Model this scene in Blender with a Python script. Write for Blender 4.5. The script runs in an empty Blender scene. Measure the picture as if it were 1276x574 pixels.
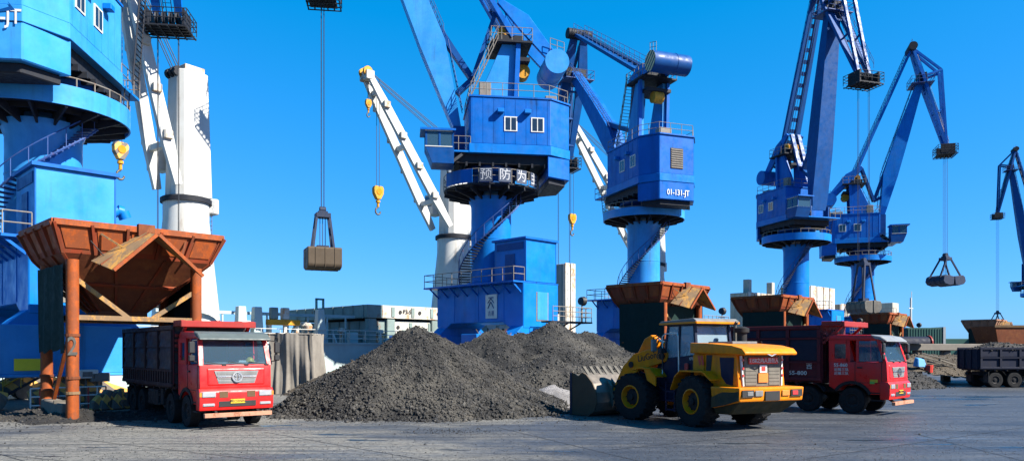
import bpy, bmesh, math, random
import numpy as np
from mathutils import Vector, Matrix

random.seed(7); RNG = np.random.default_rng(11)
R = math.radians
scene = bpy.context.scene
col = scene.collection

# ------------------------------------------------------------------ camera
F, HY, CH = 950.0, 436.0, 2.6            # focal length and horizon in photo pixels, eye height in metres
cam = bpy.data.cameras.new('camera'); cam_o = bpy.data.objects.new('camera', cam); col.objects.link(cam_o)
cam_o.location = (0, 0, CH); cam_o.rotation_euler = (R(90), 0, 0)
cam.sensor_width = 36; cam.lens = 36 * F / 1276
cam.shift_y = (HY - 287) / 1276
cam.clip_start = .1; cam.clip_end = 20000
scene.camera = cam_o

# ------------------------------------------------------------------ sky, sun, exposure
SUN_EL, SUN_AZ = R(40), math.atan2(-.40, .92)      # the sun stands to the right, a little behind the camera
sun_dir = Vector((math.cos(SUN_AZ) * math.cos(SUN_EL), math.sin(SUN_AZ) * math.cos(SUN_EL), math.sin(SUN_EL)))
world = bpy.data.worlds.new('World'); scene.world = world; world.use_nodes = True
wn = world.node_tree; wn.nodes.clear()
sky = wn.nodes.new('ShaderNodeTexSky'); sky.sky_type = 'NISHITA'; sky.sun_disc = False
sky.sun_elevation = SUN_EL; sky.sun_rotation = math.atan2(sun_dir.x, sun_dir.y)
sky.altitude = 0; sky.air_density = 1.0; sky.dust_density = .3; sky.ozone_density = 6
def _grade(mode, c):                       # the camera's cool, saturated rendering of a clear sky, the same all over it
    n = wn.nodes.new('ShaderNodeVectorMath'); n.operation = mode; n.inputs[1].default_value = c; return n
g1 = _grade('MULTIPLY', (0.443, 0.533, 1.031)); g2 = _grade('ADD', (-0.395, 1.031, 1.547)); g3 = _grade('MAXIMUM', (.01, .01, .01))
bg = wn.nodes.new('ShaderNodeBackground'); bg.inputs[1].default_value = .05
wo = wn.nodes.new('ShaderNodeOutputWorld')
wn.links.new(sky.outputs[0], g1.inputs[0]); wn.links.new(g1.outputs[0], g2.inputs[0]); wn.links.new(g2.outputs[0], g3.inputs[0]); wn.links.new(g3.outputs[0], bg.inputs[0]); wn.links.new(bg.outputs[0], wo.inputs[0])
sl = bpy.data.lights.new('sun', 'SUN'); sl.energy = 5; sl.angle = R(.53); sl.color = (1, .94, .84)
sun_o = bpy.data.objects.new('sun', sl); col.objects.link(sun_o)
sun_o.rotation_euler = sun_dir.to_track_quat('Z', 'Y').to_euler(); sun_o.location = (40, -20, 60)
scene.view_settings.view_transform = 'Standard'; scene.view_settings.look = 'None'
scene.view_settings.gamma = 1; scene.view_settings.use_curve_mapping = False
scene.view_settings.exposure = 1.7
scene.cycles.max_bounces = 6; scene.cycles.transparent_max_bounces = 12

# ------------------------------------------------------------------ helpers
def px(x, y, d):                          # point seen at a photo pixel, d metres ahead
    return Vector(((x - 638) / F * d, d, CH + (HY - y) / F * d))
QA = Vector((1, 1, 0)).normalized(); QN = Vector((-1, 1, 0)).normalized()   # along the quay, towards the water

def tag(o, label=None, cat=None, group=None, kind=None):
    if label: o['label'] = label
    if cat: o['category'] = cat
    if group: o['group'] = group
    if kind: o['kind'] = kind
    return o
def thing(name, label, cat, loc=(0, 0, 0), rz=0, group=None):
    o = bpy.data.objects.new(name, None); col.objects.link(o)
    o.location = loc; o.rotation_euler = (0, 0, rz); o.empty_display_size = .3
    return tag(o, label, cat, group)

class MB:
    def __init__(s, M=None): s.v = []; s.f = []; s.M = M or Matrix()
    def add(s, vs, fs):
        o = len(s.v); M = s.M
        s.v += [tuple(M @ Vector(p)) for p in vs]; s.f += [tuple(i + o for i in f) for f in fs]; return s
    def hexa(s, b, t):                    # bottom quad, top quad
        return s.add(list(b) + list(t), [(3, 2, 1, 0), (4, 5, 6, 7), (0, 1, 5, 4), (1, 2, 6, 5), (2, 3, 7, 6), (3, 0, 4, 7)])
    def box(s, x0, x1, y0, y1, z0, z1):
        return s.hexa([(x0, y0, z0), (x1, y0, z0), (x1, y1, z0), (x0, y1, z0)], [(x0, y0, z1), (x1, y0, z1), (x1, y1, z1), (x0, y1, z1)])
    def beam(s, p, q, w, h, w2=None, h2=None, up=(0, 0, 1)):
        p = Vector(p); q = Vector(q); d = (q - p).normalized(); up = Vector(up)
        if abs(d.dot(up)) > .985: up = Vector((1, 0, 0)) if abs(d.x) < .9 else Vector((0, 1, 0))
        a = d.cross(up).normalized(); b = a.cross(d).normalized()
        w2 = w if w2 is None else w2; h2 = h if h2 is None else h2
        r = lambda c, w, h: [c - a * w / 2 - b * h / 2, c + a * w / 2 - b * h / 2, c + a * w / 2 + b * h / 2, c - a * w / 2 + b * h / 2]
        return s.hexa(r(p, w, h), r(q, w2, h2))
    def tube(s, p, q, r, n=8, r2=None):
        p = Vector(p); q = Vector(q); d = (q - p).normalized()
        up = Vector((0, 0, 1)) if abs(d.z) < .95 else Vector((1, 0, 0))
        a = d.cross(up).normalized(); b = a.cross(d); r2 = r if r2 is None else r2
        vs = []
        for c, k in ((p, r), (q, r2)):
            vs += [c + (a * math.cos(2 * math.pi * i / n) + b * math.sin(2 * math.pi * i / n)) * k for i in range(n)]
        fs = [(i, (i + 1) % n, n + (i + 1) % n, n + i) for i in range(n)] + [tuple(range(n - 1, -1, -1)), tuple(range(n, 2 * n))]
        return s.add(vs, fs)
    def path(s, pts, r, n=6, closed=False):
        pts = list(pts)
        for i in range(len(pts) - (0 if closed else 1)): s.tube(pts[i], pts[(i + 1) % len(pts)], r, n)
        return s
    def prism(s, poly, axis, a, b):       # poly in the two other axes, extruded from a to b
        k = len(poly)
        m = {'x': lambda u, v, w: (w, u, v), 'y': lambda u, v, w: (u, w, v), 'z': lambda u, v, w: (u, v, w)}[axis]
        vs = [m(u, v, a) for u, v in poly] + [m(u, v, b) for u, v in poly]
        fs = [tuple(range(k - 1, -1, -1)), tuple(range(k, 2 * k))] + [(i, (i + 1) % k, k + (i + 1) % k, k + i) for i in range(k)]
        return s.add(vs, fs)
    def lathe(s, prof, c=(0, 0, 0), axis='z', n=32, closed=True):     # prof: (radius, height)
        c = Vector(c); k = len(prof); vs = []
        for i in range(n):
            ca, sa = math.cos(2 * math.pi * i / n), math.sin(2 * math.pi * i / n)
            for r, h in prof:
                p = {'z': (r * ca, r * sa, h), 'y': (r * ca, h, r * sa), 'x': (h, r * ca, r * sa)}[axis]
                vs.append(c + Vector(p))
        fs = []
        for i in range(n):
            j = (i + 1) % n
            for m in range(k if closed else k - 1):
                m2 = (m + 1) % k
                fs.append((i * k + m, j * k + m, j * k + m2, i * k + m2))
        return s.add(vs, fs)
    def build(s, name, mat, parent=None, bevel=0, smooth=None, label=None, seg=1):
        me = bpy.data.meshes.new(name); me.from_pydata(s.v, [], s.f)
        bm = bmesh.new(); bm.from_mesh(me)
        bmesh.ops.remove_doubles(bm, verts=bm.verts, dist=1e-5)
        bmesh.ops.recalc_face_normals(bm, faces=bm.faces)
        if bevel:
            es = [e for e in bm.edges if len(e.link_faces) == 2 and e.calc_face_angle(0) > .45]
            bmesh.ops.bevel(bm, geom=es, offset=bevel, segments=seg, profile=.6, affect='EDGES', clamp_overlap=True)
        bm.to_mesh(me); bm.free()
        if smooth:
            me.polygons.foreach_set('use_smooth', [True] * len(me.polygons)); me.set_sharp_from_angle(angle=R(smooth))
        me.materials.append(mat)
        o = bpy.data.objects.new(name, me); col.objects.link(o); o.parent = parent
        if label: o['label'] = label
        return o
    def split(s, name, mat, parent=None):          # every loose piece becomes a part of its own
        par = list(range(len(s.v)))
        def fd(i):
            while par[i] != i: par[i] = par[par[i]]; i = par[i]
            return i
        for f in s.f:
            for i in f[1:]: par[fd(i)] = fd(f[0])
        g = {}
        for f in s.f: g.setdefault(fd(f[0]), []).append(f)
        for fs in g.values():
            ids = sorted({i for f in fs for i in f}); mp = {i: k for k, i in enumerate(ids)}
            m = MB(); m.v = [s.v[i] for i in ids]; m.f = [tuple(mp[i] for i in f) for f in fs]; m.build(name, mat, parent)

def railing(mb, pts, h=1.0, step=1.2, r=.025, closed=False, mids=1):
    pts = [Vector(p) for p in pts]
    n = len(pts)
    for i in range(n if closed else n - 1):
        a, b = pts[i], pts[(i + 1) % n]; L = (b - a).length; k = max(1, round(L / step))
        for j in range(k + (1 if (not closed and i == n - 2) else 0)):
            p = a.lerp(b, j / k); mb.tube(p, p + Vector((0, 0, h)), r, 5)
        for m in range(mids + 1):
            z = Vector((0, 0, h * (1 - m / (mids + 1)))); mb.tube(a + z, b + z, r, 5)
def ladder(mb, p, q, side, w=.5, step=.3, r=.03):
    p = Vector(p); q = Vector(q); side = Vector(side).normalized() * w / 2
    mb.tube(p - side, q - side, r, 5); mb.tube(p + side, q + side, r, 5)
    k = int((q - p).length / step)
    for i in range(1, k): c = p.lerp(q, i / k); mb.tube(c - side, c + side, r * .8, 4)

# text meshes are made before the scene fills up
_txt = {}
def text_mesh(body, extrude=.004, bold=0.0):
    k = (body, extrude, bold)
    if k not in _txt:
        cu = bpy.data.curves.new('t', 'FONT'); cu.body = body; cu.size = 1; cu.extrude = extrude
        cu.align_x = 'CENTER'; cu.align_y = 'CENTER'; cu.resolution_u = 2; cu.offset = bold
        ob = bpy.data.objects.new('t', cu); col.objects.link(ob)
        bpy.context.view_layer.update()
        me = bpy.data.meshes.new_from_object(ob.evaluated_get(bpy.context.evaluated_depsgraph_get()))
        bpy.data.objects.remove(ob); _txt[k] = me
    return _txt[k]
for _b in ('01-131-JT', '1-JT', '55-860', '55-800', 'LiuGong', '870H', '预', '防', '为', '主', '2', '1158之内人员勿入', '皖C55N00', 'YC', '吉港', 'P3-5', 'P3-6', '吉', '运输三队'): text_mesh(_b, .004, .012 if ord(_b[0]) < 255 else 0.0)
def text(name, body, parent, mat, size, pos, right, up, sx=1.0):
    me = text_mesh(body, .004, .012 if ord(body[0]) < 255 else 0.0).copy(); me.materials.clear(); me.materials.append(mat)
    r = Vector(right).normalized(); u = Vector(up).normalized(); n = r.cross(u)
    M = Matrix((r * size * sx, u * size, n)).transposed().to_4x4(); M.translation = Vector(pos)
    me.transform(M)
    o = bpy.data.objects.new(name, me); col.objects.link(o); o.parent = parent; return o

# ------------------------------------------------------------------ materials
def nn(nt, typ, **kw):
    n = nt.nodes.new(typ)
    for k, v in kw.items():
        if k.startswith('i_'): n.inputs[k[2:].replace('_', ' ')].default_value = v
        else: setattr(n, k, v)
    return n
def ramp(nt, fac, stops):
    n = nt.nodes.new('ShaderNodeValToRGB'); e = n.color_ramp.elements
    while len(e) > 1: e.remove(e[-1])
    for i, (p, c) in enumerate(stops):
        x = e[0] if i == 0 else e.new(p)
        x.position = p; x.color = (c[0], c[1], c[2], 1) if hasattr(c, '__len__') else (c, c, c, 1)
    nt.links.new(fac, n.inputs[0]); return n.outputs[0]
def mixc(nt, fac, a, b, mode='MIX'):
    n = nt.nodes.new('ShaderNodeMix'); n.data_type = 'RGBA'; n.blend_type = mode
    for i, v in ((0, fac), (6, a), (7, b)):
        if hasattr(v, 'links'): nt.links.new(v, n.inputs[i])
        elif i == 0: n.inputs[0].default_value = v
        else: n.inputs[i].default_value = (v[0], v[1], v[2], 1)
    return n.outputs[2]
def tex(nt, scale, stretch=(1, 1, 1), detail=4, rough=.6, coord='Object'):
    tc = nt.nodes.new('ShaderNodeTexCoord'); mp = nt.nodes.new('ShaderNodeMapping'); mp.inputs['Scale'].default_value = stretch
    nt.links.new(tc.outputs[coord], mp.inputs[0])
    n = nt.nodes.new('ShaderNodeTexNoise'); n.inputs['Scale'].default_value = scale; n.inputs['Detail'].default_value = detail; n.inputs['Roughness'].default_value = rough
    nt.links.new(mp.outputs[0], n.inputs['Vector']); return n.outputs['Fac']
def new_mat(name):
    m = bpy.data.materials.new(name); m.use_nodes = True; nt = m.node_tree
    return m, nt, nt.nodes['Principled BSDF']
def paint(name, c, rough=.5, metal=0, dirt=.35, dcol=(.06, .05, .045), scale=1.2, streak=.3, rust=0, rcol=(.16, .055, .02), bump=.1, fade=None, bscale=None, spec=.16, runs=0, runcol=(.12, .06, .03)):
    m, nt, b = new_mat(name); runcol = [x * .64 for x in runcol]; c = [x * .64 for x in c]; dcol = [x * .64 for x in dcol]; fade = fade and [x * .64 for x in fade]
    cur = (*c, 1)
    f = tex(nt, scale, detail=6, rough=.65)
    if fade: cur = mixc(nt, ramp(nt, f, [(.35, 0), (.7, 1)]), c, fade)
    else: cur = mixc(nt, ramp(nt, f, [(.3, 0), (.75, 1)]), [x * .86 for x in c], [min(1, x * 1.1) for x in c])
    if dirt:
        f2 = tex(nt, scale * 2.3, detail=8, rough=.75)
        cur = mixc(nt, ramp(nt, f2, [(.42, 0), (.85, dirt)]), cur, dcol)
    if streak:
        f3 = tex(nt, scale * 2.2, (1, 1, .08), detail=5)
        cur = mixc(nt, ramp(nt, f3, [(.5, 0), (.8, streak)]), cur, dcol)
    if runs:                                                       # rust and dirt runs down the plates
        f5 = tex(nt, scale * 4.5, (1, 1, .05), detail=7, rough=.7); f6 = tex(nt, scale * 1.1, detail=4)
        mu = nn(nt, 'ShaderNodeMath', operation='MULTIPLY'); nt.links.new(ramp(nt, f5, [(.55, 0), (.68, 1)]), mu.inputs[0]); nt.links.new(ramp(nt, f6, [(.42, 0), (.62, runs)]), mu.inputs[1])
        cur = mixc(nt, mu.outputs[0], cur, runcol)
    if rust:
        f4 = tex(nt, scale * 1.7, (1, 1, .6), detail=9, rough=.8)
        cur = mixc(nt, ramp(nt, f4, [(.62 - rust * .3, 0), (.70 - rust * .3, .85)]), cur, rcol)
    nt.links.new(cur, b.inputs['Base Color'])
    fr = tex(nt, scale * 3, detail=4)
    nt.links.new(ramp(nt, fr, [(.3, max(0, rough - .12)), (.7, min(1, rough + .18))]), b.inputs['Roughness'])
    b.inputs['Metallic'].default_value = metal; b.inputs['Specular IOR Level'].default_value = spec
    if bump:
        bp = nt.nodes.new('ShaderNodeBump'); bp.inputs['Strength'].default_value = bump; bp.inputs['Distance'].default_value = .03
        nt.links.new(tex(nt, bscale or scale * 2, detail=5), bp.inputs['Height']); nt.links.new(bp.outputs[0], b.inputs['Normal'])
    return m
def glass(name, c, alpha=.35, rough=.05):
    m, nt, b = new_mat(name)
    b.inputs['Base Color'].default_value = (*c, 1); b.inputs['Roughness'].default_value = rough
    tr = nt.nodes.new('ShaderNodeBsdfTransparent'); tr.inputs[0].default_value = (.75, .85, .9, 1)
    mx = nt.nodes.new('ShaderNodeMixShader'); mx.inputs[0].default_value = 1 - alpha
    nt.links.new(tr.outputs[0], mx.inputs[1]); nt.links.new(b.outputs[0], mx.inputs[2])
    nt.links.new(mx.outputs[0], nt.nodes['Material Output'].inputs[0]); return m
def stripes(name, c1, c2, freq, direction=(1, 1, 1), dirt=.5):
    m, nt, b = new_mat(name)
    tc = nt.nodes.new('ShaderNodeTexCoord'); d = nn(nt, 'ShaderNodeVectorMath', operation='DOT_PRODUCT'); d.inputs[1].default_value = direction
    nt.links.new(tc.outputs['Object'], d.inputs[0])
    a = nn(nt, 'ShaderNodeMath', operation='MULTIPLY'); a.inputs[1].default_value = freq; nt.links.new(d.outputs['Value'], a.inputs[0])
    fr = nn(nt, 'ShaderNodeMath', operation='FRACT'); nt.links.new(a.outputs[0], fr.inputs[0])
    g = nn(nt, 'ShaderNodeMath', operation='GREATER_THAN'); g.inputs[1].default_value = .5; nt.links.new(fr.outputs[0], g.inputs[0])
    cur = mixc(nt, g.outputs[0], c1, c2)
    cur = mixc(nt, ramp(nt, tex(nt, 3, detail=7, rough=.7), [(.4, 0), (.75, dirt)]), cur, (.07, .055, .04))
    nt.links.new(cur, b.inputs['Base Color']); b.inputs['Roughness'].default_value = .7; return m
def plain(name, c, rough=.6, metal=0, spec=.4):
    return paint(name, c, rough, metal, dirt=.2, streak=0, bump=.05, spec=spec)

BLUE = (.001, .125, .52); 
M = dict(
    blue=paint('crane_blue', BLUE, .42, dirt=.35, streak=.5, fade=(.003, .15, .58), runs=.6, runcol=(.012, .03, .07), scale=.5, dcol=(.004, .03, .1), bump=.06),
    blue_light=paint('crane_blue_faded', (.025, .27, .70), .4, dirt=.3, streak=.45, fade=(.06, .35, .78), runs=.6, runcol=(.04, .12, .22), scale=.4, dcol=(.01, .08, .2), bump=.06),
    blue_mid=paint('crane_blue_sunned', (.002, .17, .62), .4, dirt=.28, streak=.3, fade=(.006, .22, .68), runs=.6, runcol=(.02, .06, .13), scale=.45, dcol=(.006, .05, .13), bump=.06),
    blue_dark=paint('crane_blue_deep', (.001, .075, .29), .45, dirt=.3, streak=.3, scale=.6, dcol=(.01, .015, .04), bump=.05),
    under=paint('greasy_steel', (.018, .022, .032), .6, dirt=.4, dcol=(.05, .04, .03), scale=1.5, bump=.2),
    rail=paint('railing_paint', (.28, .26, .225), .55, dirt=.4, scale=4, rust=.25, bump=0),
    rail_blue=paint('railing_blue', (.04, .1, .3), .5, dirt=.4, scale=4, rust=.2, bump=0),
    rope=plain('wire_rope', (.03, .035, .045), .5, .2),
    white=paint('ship_white', (.66, .67, .645), .5, dirt=.25, dcol=(.35, .28, .2), streak=.3, runs=.6, runcol=(.25, .16, .09), scale=.35, bump=.05),
    white_rust=paint('ship_white_rusty', (.62, .61, .55), .6, dirt=.35, dcol=(.3, .2, .1), streak=.4, rust=.35, rcol=(.3, .13, .04), scale=.5, bump=.1),
    yellow=paint('machine_yellow', (.95, .275, .0), .38, dirt=.6, dcol=(.2, .10, .03), scale=1.4, streak=.45, bump=.05),
    hook=paint('hook_yellow', (.75, .36, .03), .5, dirt=.45, rust=.3, scale=2.5),
    hazard=stripes('hazard_stripes', (.62, .31, .06), (.10, .085, .07), 1.25, (1, 0, .9), .65),
    hazard_drum=stripes('hazard_stripes_drum', (.5, .42, .2), (.02, .03, .06), 1.9, (0, 1, 1), .3),
    rust=paint('hopper_rust', (.30, .052, .018), .75, dirt=.65, dcol=(.06, .025, .016), scale=1.0, streak=.5, rust=.5, rcol=(.12, .036, .016), bump=.35),
    rust_dark=paint('hopper_rust_dark', (.20, .06, .025), .8, dirt=.5, dcol=(.04, .025, .02), scale=1.2, streak=.3, rust=.3, bump=.35),
    orange=paint('hopper_orange', (.44, .095, .018), .65, dirt=.65, dcol=(.08, .03, .015), scale=1.3, streak=.65, rust=.55, rcol=(.15, .042, .016), bump=.2),
    rust_pale=paint('hopper_plate', (.27, .17, .09), .75, dirt=.5, dcol=(.14, .11, .08), scale=1.2, streak=.3, rust=.4, rcol=(.36, .18, .04), bump=.3),
    net=paint('dust_net', (.012, .032, .028), .85, dirt=.3, dcol=(.03, .035, .03), scale=1.6, streak=.4, bump=.4, spec=.1),
    steel=paint('bare_steel', (.16, .15, .13), .5, .5, dirt=.5, dcol=(.07, .05, .03), scale=2, bump=.15),
    grab=paint('grab_steel', (.10, .075, .05), .6, .1, dirt=.5, dcol=(.07, .05, .035), scale=1.2, streak=.3, bump=.2),
    grab_dark=paint('grab_dark', (.035, .05, .09), .5, .2, dirt=.5, scale=1.5, bump=.2),
    tyre=paint('tyre_rubber', (.014, .014, .015), .85, dirt=.45, dcol=(.05, .045, .04), scale=3, streak=0, bump=.2, spec=.2),
    black=plain('black_plastic', (.012, .012, .014), .55),
    red=paint('truck_red', (.78, .012, .012), .36, dirt=.5, dcol=(.22, .06, .045), scale=.9, streak=.2, bump=.02, spec=.3),
    maroon=paint('truck_maroon', (.12, .014, .02), .55, dirt=.45, dcol=(.06, .04, .035), scale=1.1, streak=.35, bump=.15),
    bedred=paint('truck_bed_red', (.34, .035, .03), .5, dirt=.4, dcol=(.12, .05, .04), scale=1.5, streak=.35, bump=.1),
    tarp=paint('black_tarpaulin', (.028, .027, .032), .5, dirt=.45, dcol=(.075, .06, .06), scale=1.3, streak=.3, bump=.4, spec=.3),
    navy=paint('truck_bed_navy', (.012, .016, .036), .6, dirt=.4, dcol=(.04, .035, .03), scale=1.2, bump=.2),
    chassis=paint('chassis_black', (.018, .018, .02), .65, dirt=.5, dcol=(.06, .05, .04), scale=2.5, bump=.1),
    chrome=plain('chrome', (.62, .62, .62), .18, .9),
    grey=paint('grey_plastic', (.22, .22, .215), .5, dirt=.3, scale=2),
    lamp=plain('headlight_glass', (.42, .44, .46), .1, .3),
    amber=plain('amber_lens', (.75, .25, .03), .3),
    redlens=plain('red_lens', (.65, .03, .03), .3),
    glass=glass('window_glass', (.03, .07, .11), .3),
    screen=glass('windscreen_glass', (.06, .11, .15), .78),
    cabglass=glass('loader_glass', (.30, .40, .46), .58),
    dark_glass=plain('dark_glass', (.015, .025, .045), .08, 0, .8),
    seat=plain('seat_red', (.55, .05, .05), .7),
    cabin=plain('cab_lining', (.3, .29, .27), .7),
    navycab=paint('loader_navy', (.008, .016, .05), .4, dirt=.3, dcol=(.04, .04, .04), scale=2),
    ivory=plain('white_paint', (.78, .77, .72), .55),
    plate=plain('plate_yellow', (.8, .5, .02), .5),
    plate_red=plain('banner_red', (.72, .045, .03), .5),
    ink=plain('black_paint', (.012, .012, .012), .6),
    signyellow=plain('sign_yellow', (.82, .68, .02), .5),
    concrete=paint('concrete', (.20, .18, .155), .85, dirt=.5, dcol=(.12, .11, .09), scale=1.2, streak=.3, bump=.3),
    kerbstone=paint('block_concrete', (.22, .19, .16), .9, dirt=.5, dcol=(.07, .06, .05), scale=1.5, bump=.4),
    canvas=paint('canvas_beige', (.27, .245, .21), .85, dirt=.5, dcol=(.14, .12, .10), scale=1.1, streak=.5, bump=.4, spec=.1),
    hull=paint('hull_grey_green', (.46, .56, .55), .5, dirt=.25, dcol=(.3, .3, .26), scale=.4, streak=.25, bump=.05),
    hatch=paint('hatch_green', (.23, .31, .295), .6, dirt=.4, dcol=(.12, .08, .05), scale=.6, streak=.4, rust=.15, bump=.1),
    hatch_grey=paint('hatch_grey', (.36, .39, .40), .6, dirt=.35, dcol=(.2, .15, .1), scale=.5, streak=.35, bump=.1),
    teal=plain('teal_paint', (.03, .25, .25), .5),
    green_box=paint('container_green', (.03, .10, .085), .6, dirt=.35, dcol=(.06, .07, .06), scale=.5, streak=.3),
    brown=paint('dusty_brown', (.16, .10, .055), .9, dirt=.5, dcol=(.05, .04, .03), scale=.8, bump=.5, spec=.1),
    bluebag=plain('blue_sheet', (.06, .3, .62), .5),
    beige=paint('superstructure_beige', (.50, .47, .40), .6, dirt=.35, dcol=(.25, .2, .14), scale=.4, streak=.35, bump=.1),
    signtext=plain('sign_white', (.55, .56, .58), .6),
    frame_dark=paint('bed_frame_dark', (.045, .022, .024), .6, dirt=.45, dcol=(.05, .04, .035), scale=1.1, streak=.35, bump=.15),
    grille_brown=paint('grille_brown', (.17, .155, .125), .6, dirt=.4, scale=2),
    sign_board=paint('sign_grey_blue', (.07, .09, .14), .5, dirt=.3, scale=1.5),
    signred=plain('sign_red', (.6, .04, .03), .5),
    greenmark=plain('sticker_green', (.15, .5, .08), .5),
)
# ================================================================== setting: quay, water
EDGE = 74.0                                                     # quay edge: y = x + EDGE
def ground_material():
    m, nt, b = new_mat('quay_ground')
    def stex(scale, stretch, rot, detail=6, rough=.65):
        tc = nt.nodes.new('ShaderNodeTexCoord'); mp = nt.nodes.new('ShaderNodeMapping'); mp.inputs['Scale'].default_value = stretch; mp.inputs['Rotation'].default_value = (0, 0, R(rot))
        nt.links.new(tc.outputs['Object'], mp.inputs[0]); n = nt.nodes.new('ShaderNodeTexNoise'); n.inputs['Scale'].default_value = scale; n.inputs['Detail'].default_value = detail; n.inputs['Roughness'].default_value = rough
        nt.links.new(mp.outputs[0], n.inputs['Vector']); return n.outputs['Fac']
    big = tex(nt, .10, (1, 1.5, 1), detail=5, rough=.6)
    mid = stex(.42, (.45, 1.7, 1), 12, 9, .72)
    strk = stex(.9, (.16, 2.4, 1), -20, 7, .7)
    strk2 = stex(.8, (.14, 2.8, 1), 24, 7, .7)
    fine = tex(nt, 6, detail=8, rough=.8)
    grit = tex(nt, 38, detail=3, rough=.8)
    tc = nt.nodes.new('ShaderNodeTexCoord'); sp = nt.nodes.new('ShaderNodeSeparateXYZ'); nt.links.new(tc.outputs['Object'], sp.inputs[0])
    ax = nn(nt, 'ShaderNodeMapRange'); ax.inputs[1].default_value = -11; ax.inputs[2].default_value = 8; ax.inputs[3].default_value = -.15; ax.inputs[4].default_value = .14
    nt.links.new(sp.outputs[0], ax.inputs[0])
    s = nn(nt, 'ShaderNodeMath', operation='ADD'); nt.links.new(big, s.inputs[0]); nt.links.new(ax.outputs[0], s.inputs[1])
    s2 = nn(nt, 'ShaderNodeMath', operation='MULTIPLY_ADD'); nt.links.new(mid, s2.inputs[0]); s2.inputs[1].default_value = .7; nt.links.new(s.outputs[0], s2.inputs[2])
    wet = ramp(nt, s2.outputs[0], [(.74, 0), (.90, 1)])
    dry = mixc(nt, ramp(nt, mid, [(.35, 0), (.66, 1)]), (.10, .097, .088), (.185, .175, .152))
    damp = mixc(nt, ramp(nt, mid, [(.35, 0), (.66, 1)]), (.022, .027, .038), (.072, .077, .084))
    c = mixc(nt, wet, dry, damp)
    c = mixc(nt, ramp(nt, strk, [(.50, 0), (.60, .6)]), c, (.02, .022, .027))
    c = mixc(nt, ramp(nt, strk2, [(.56, 0), (.64, .5)]), c, (.025, .026, .03))
    c = mixc(nt, ramp(nt, strk2, [(.30, .5), (.42, 0)]), c, (.21, .195, .165))
    c = mixc(nt, ramp(nt, fine, [(.40, .75), (.54, 0)]), c, (.014, .015, .018))
    c = mixc(nt, ramp(nt, grit, [(.60, 0), (.70, .42)]), c, (0.170, 0.162, 0.140))
    nt.links.new(c, b.inputs['Base Color'])
    # standing water in a few hollows
    pud = None
    for (X, Y, rx, ry) in ((21.5, 41, 6.5, 2.6), (11, 22.5, 5, 1.2), (-3.4, 27.4, 3, .9), (-3, 21, 4, .7), (15, 20.2, 5, .7)):
        d1 = nn(nt, 'ShaderNodeVectorMath', operation='SUBTRACT'); d1.inputs[1].default_value = (X, Y, 0); nt.links.new(tc.outputs['Object'], d1.inputs[0])
        d2 = nn(nt, 'ShaderNodeVectorMath', operation='DIVIDE'); d2.inputs[1].default_value = (rx, ry, 1); nt.links.new(d1.outputs[0], d2.inputs[0])
        d3 = nn(nt, 'ShaderNodeVectorMath', operation='LENGTH'); nt.links.new(d2.outputs[0], d3.inputs[0])
        k = ramp(nt, d3.outputs['Value'], [(.1, 1), (1, 0)])
        if pud is None: pud = k
        else:
            mx = nn(nt, 'ShaderNodeMath', operation='MAXIMUM'); nt.links.new(pud, mx.inputs[0]); nt.links.new(k, mx.inputs[1]); pud = mx.outputs[0]
    pm = nn(nt, 'ShaderNodeMath', operation='MULTIPLY'); nt.links.new(pud, pm.inputs[0]); nt.links.new(ramp(nt, tex(nt, .8, (.45, 1.8, 1), detail=6, rough=.65), [(.46, 0), (.56, 1)]), pm.inputs[1])
    ro = mixc(nt, wet, (.85, .85, .85), (.5, .5, .5)); ro = mixc(nt, pm.outputs[0], ro, (.26, .26, .26))
    nt.links.new(ro, b.inputs['Roughness']); b.inputs['Specular IOR Level'].default_value = .4
    bp = nt.nodes.new('ShaderNodeBump'); bp.inputs['Distance'].default_value = .05
    h = nn(nt, 'ShaderNodeMath', operation='ADD'); nt.links.new(fine, h.inputs[0]); nt.links.new(mid, h.inputs[1])
    st = mixc(nt, pm.outputs[0], (.75, .75, .75), (.12, .12, .12)); nt.links.new(st, bp.inputs['Strength'])
    nt.links.new(h.outputs[0], bp.inputs['Height']); nt.links.new(bp.outputs[0], b.inputs['Normal'])
    return m
GROUND = ground_material()
g = MB(); g.add([(-500, -426, 0), (-500, -900, 0), (2500, -900, 0), (2500, 2574, 0)], [(0, 1, 2, 3)])
ground = tag(g.build('ground', GROUND), kind='structure')
g = MB(); a = Vector((-500, -426, 0)); bb = Vector((2500, 2574, 0)); g.add([a, bb, bb + Vector((0, 0, -3.2)), a + Vector((0, 0, -3.2))], [(0, 1, 2, 3)])
tag(g.build('quay_wall', M['concrete']), kind='structure')
def joint(p, q, w=.035):
    p = px(*p); q = px(*q); p.z = q.z = .004; d = (q - p).normalized(); n = Vector((-d.y, d.x, 0)) * w / 2
    return MB().add([p - n, q - n, q + n, p + n], [(0, 1, 2, 3)]).build('slab_joint', M['ink'], ground)
def gd(y): return CH * F / (y - HY)
for (x0, y0, x1, y1) in ((-60, 548, 30, 574), (100, 547, 320, 572), (1140, 540, 1276, 574), (-40, 562, 120, 578), (330, 538, 560, 578), (620, 532, 800, 575), (760, 560, 1000, 536), (1000, 572, 1290, 530), (1050, 525, 1300, 545)):
    joint((x0, y0, gd(y0)), (x1, y1, gd(y1)))
pm_, pnt, pb_ = new_mat('puddle_water')
pb_.inputs['Base Color'].default_value = (.02, .03, .04, 1); pb_.inputs['Roughness'].default_value = .22; pb_.inputs['Specular IOR Level'].default_value = .6
_b = pnt.nodes.new('ShaderNodeBump'); _b.inputs['Strength'].default_value = .6; _b.inputs['Distance'].default_value = .05; pnt.links.new(tex(pnt, 5, detail=5), _b.inputs['Height']); pnt.links.new(_b.outputs[0], pb_.inputs['Normal'])
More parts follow.
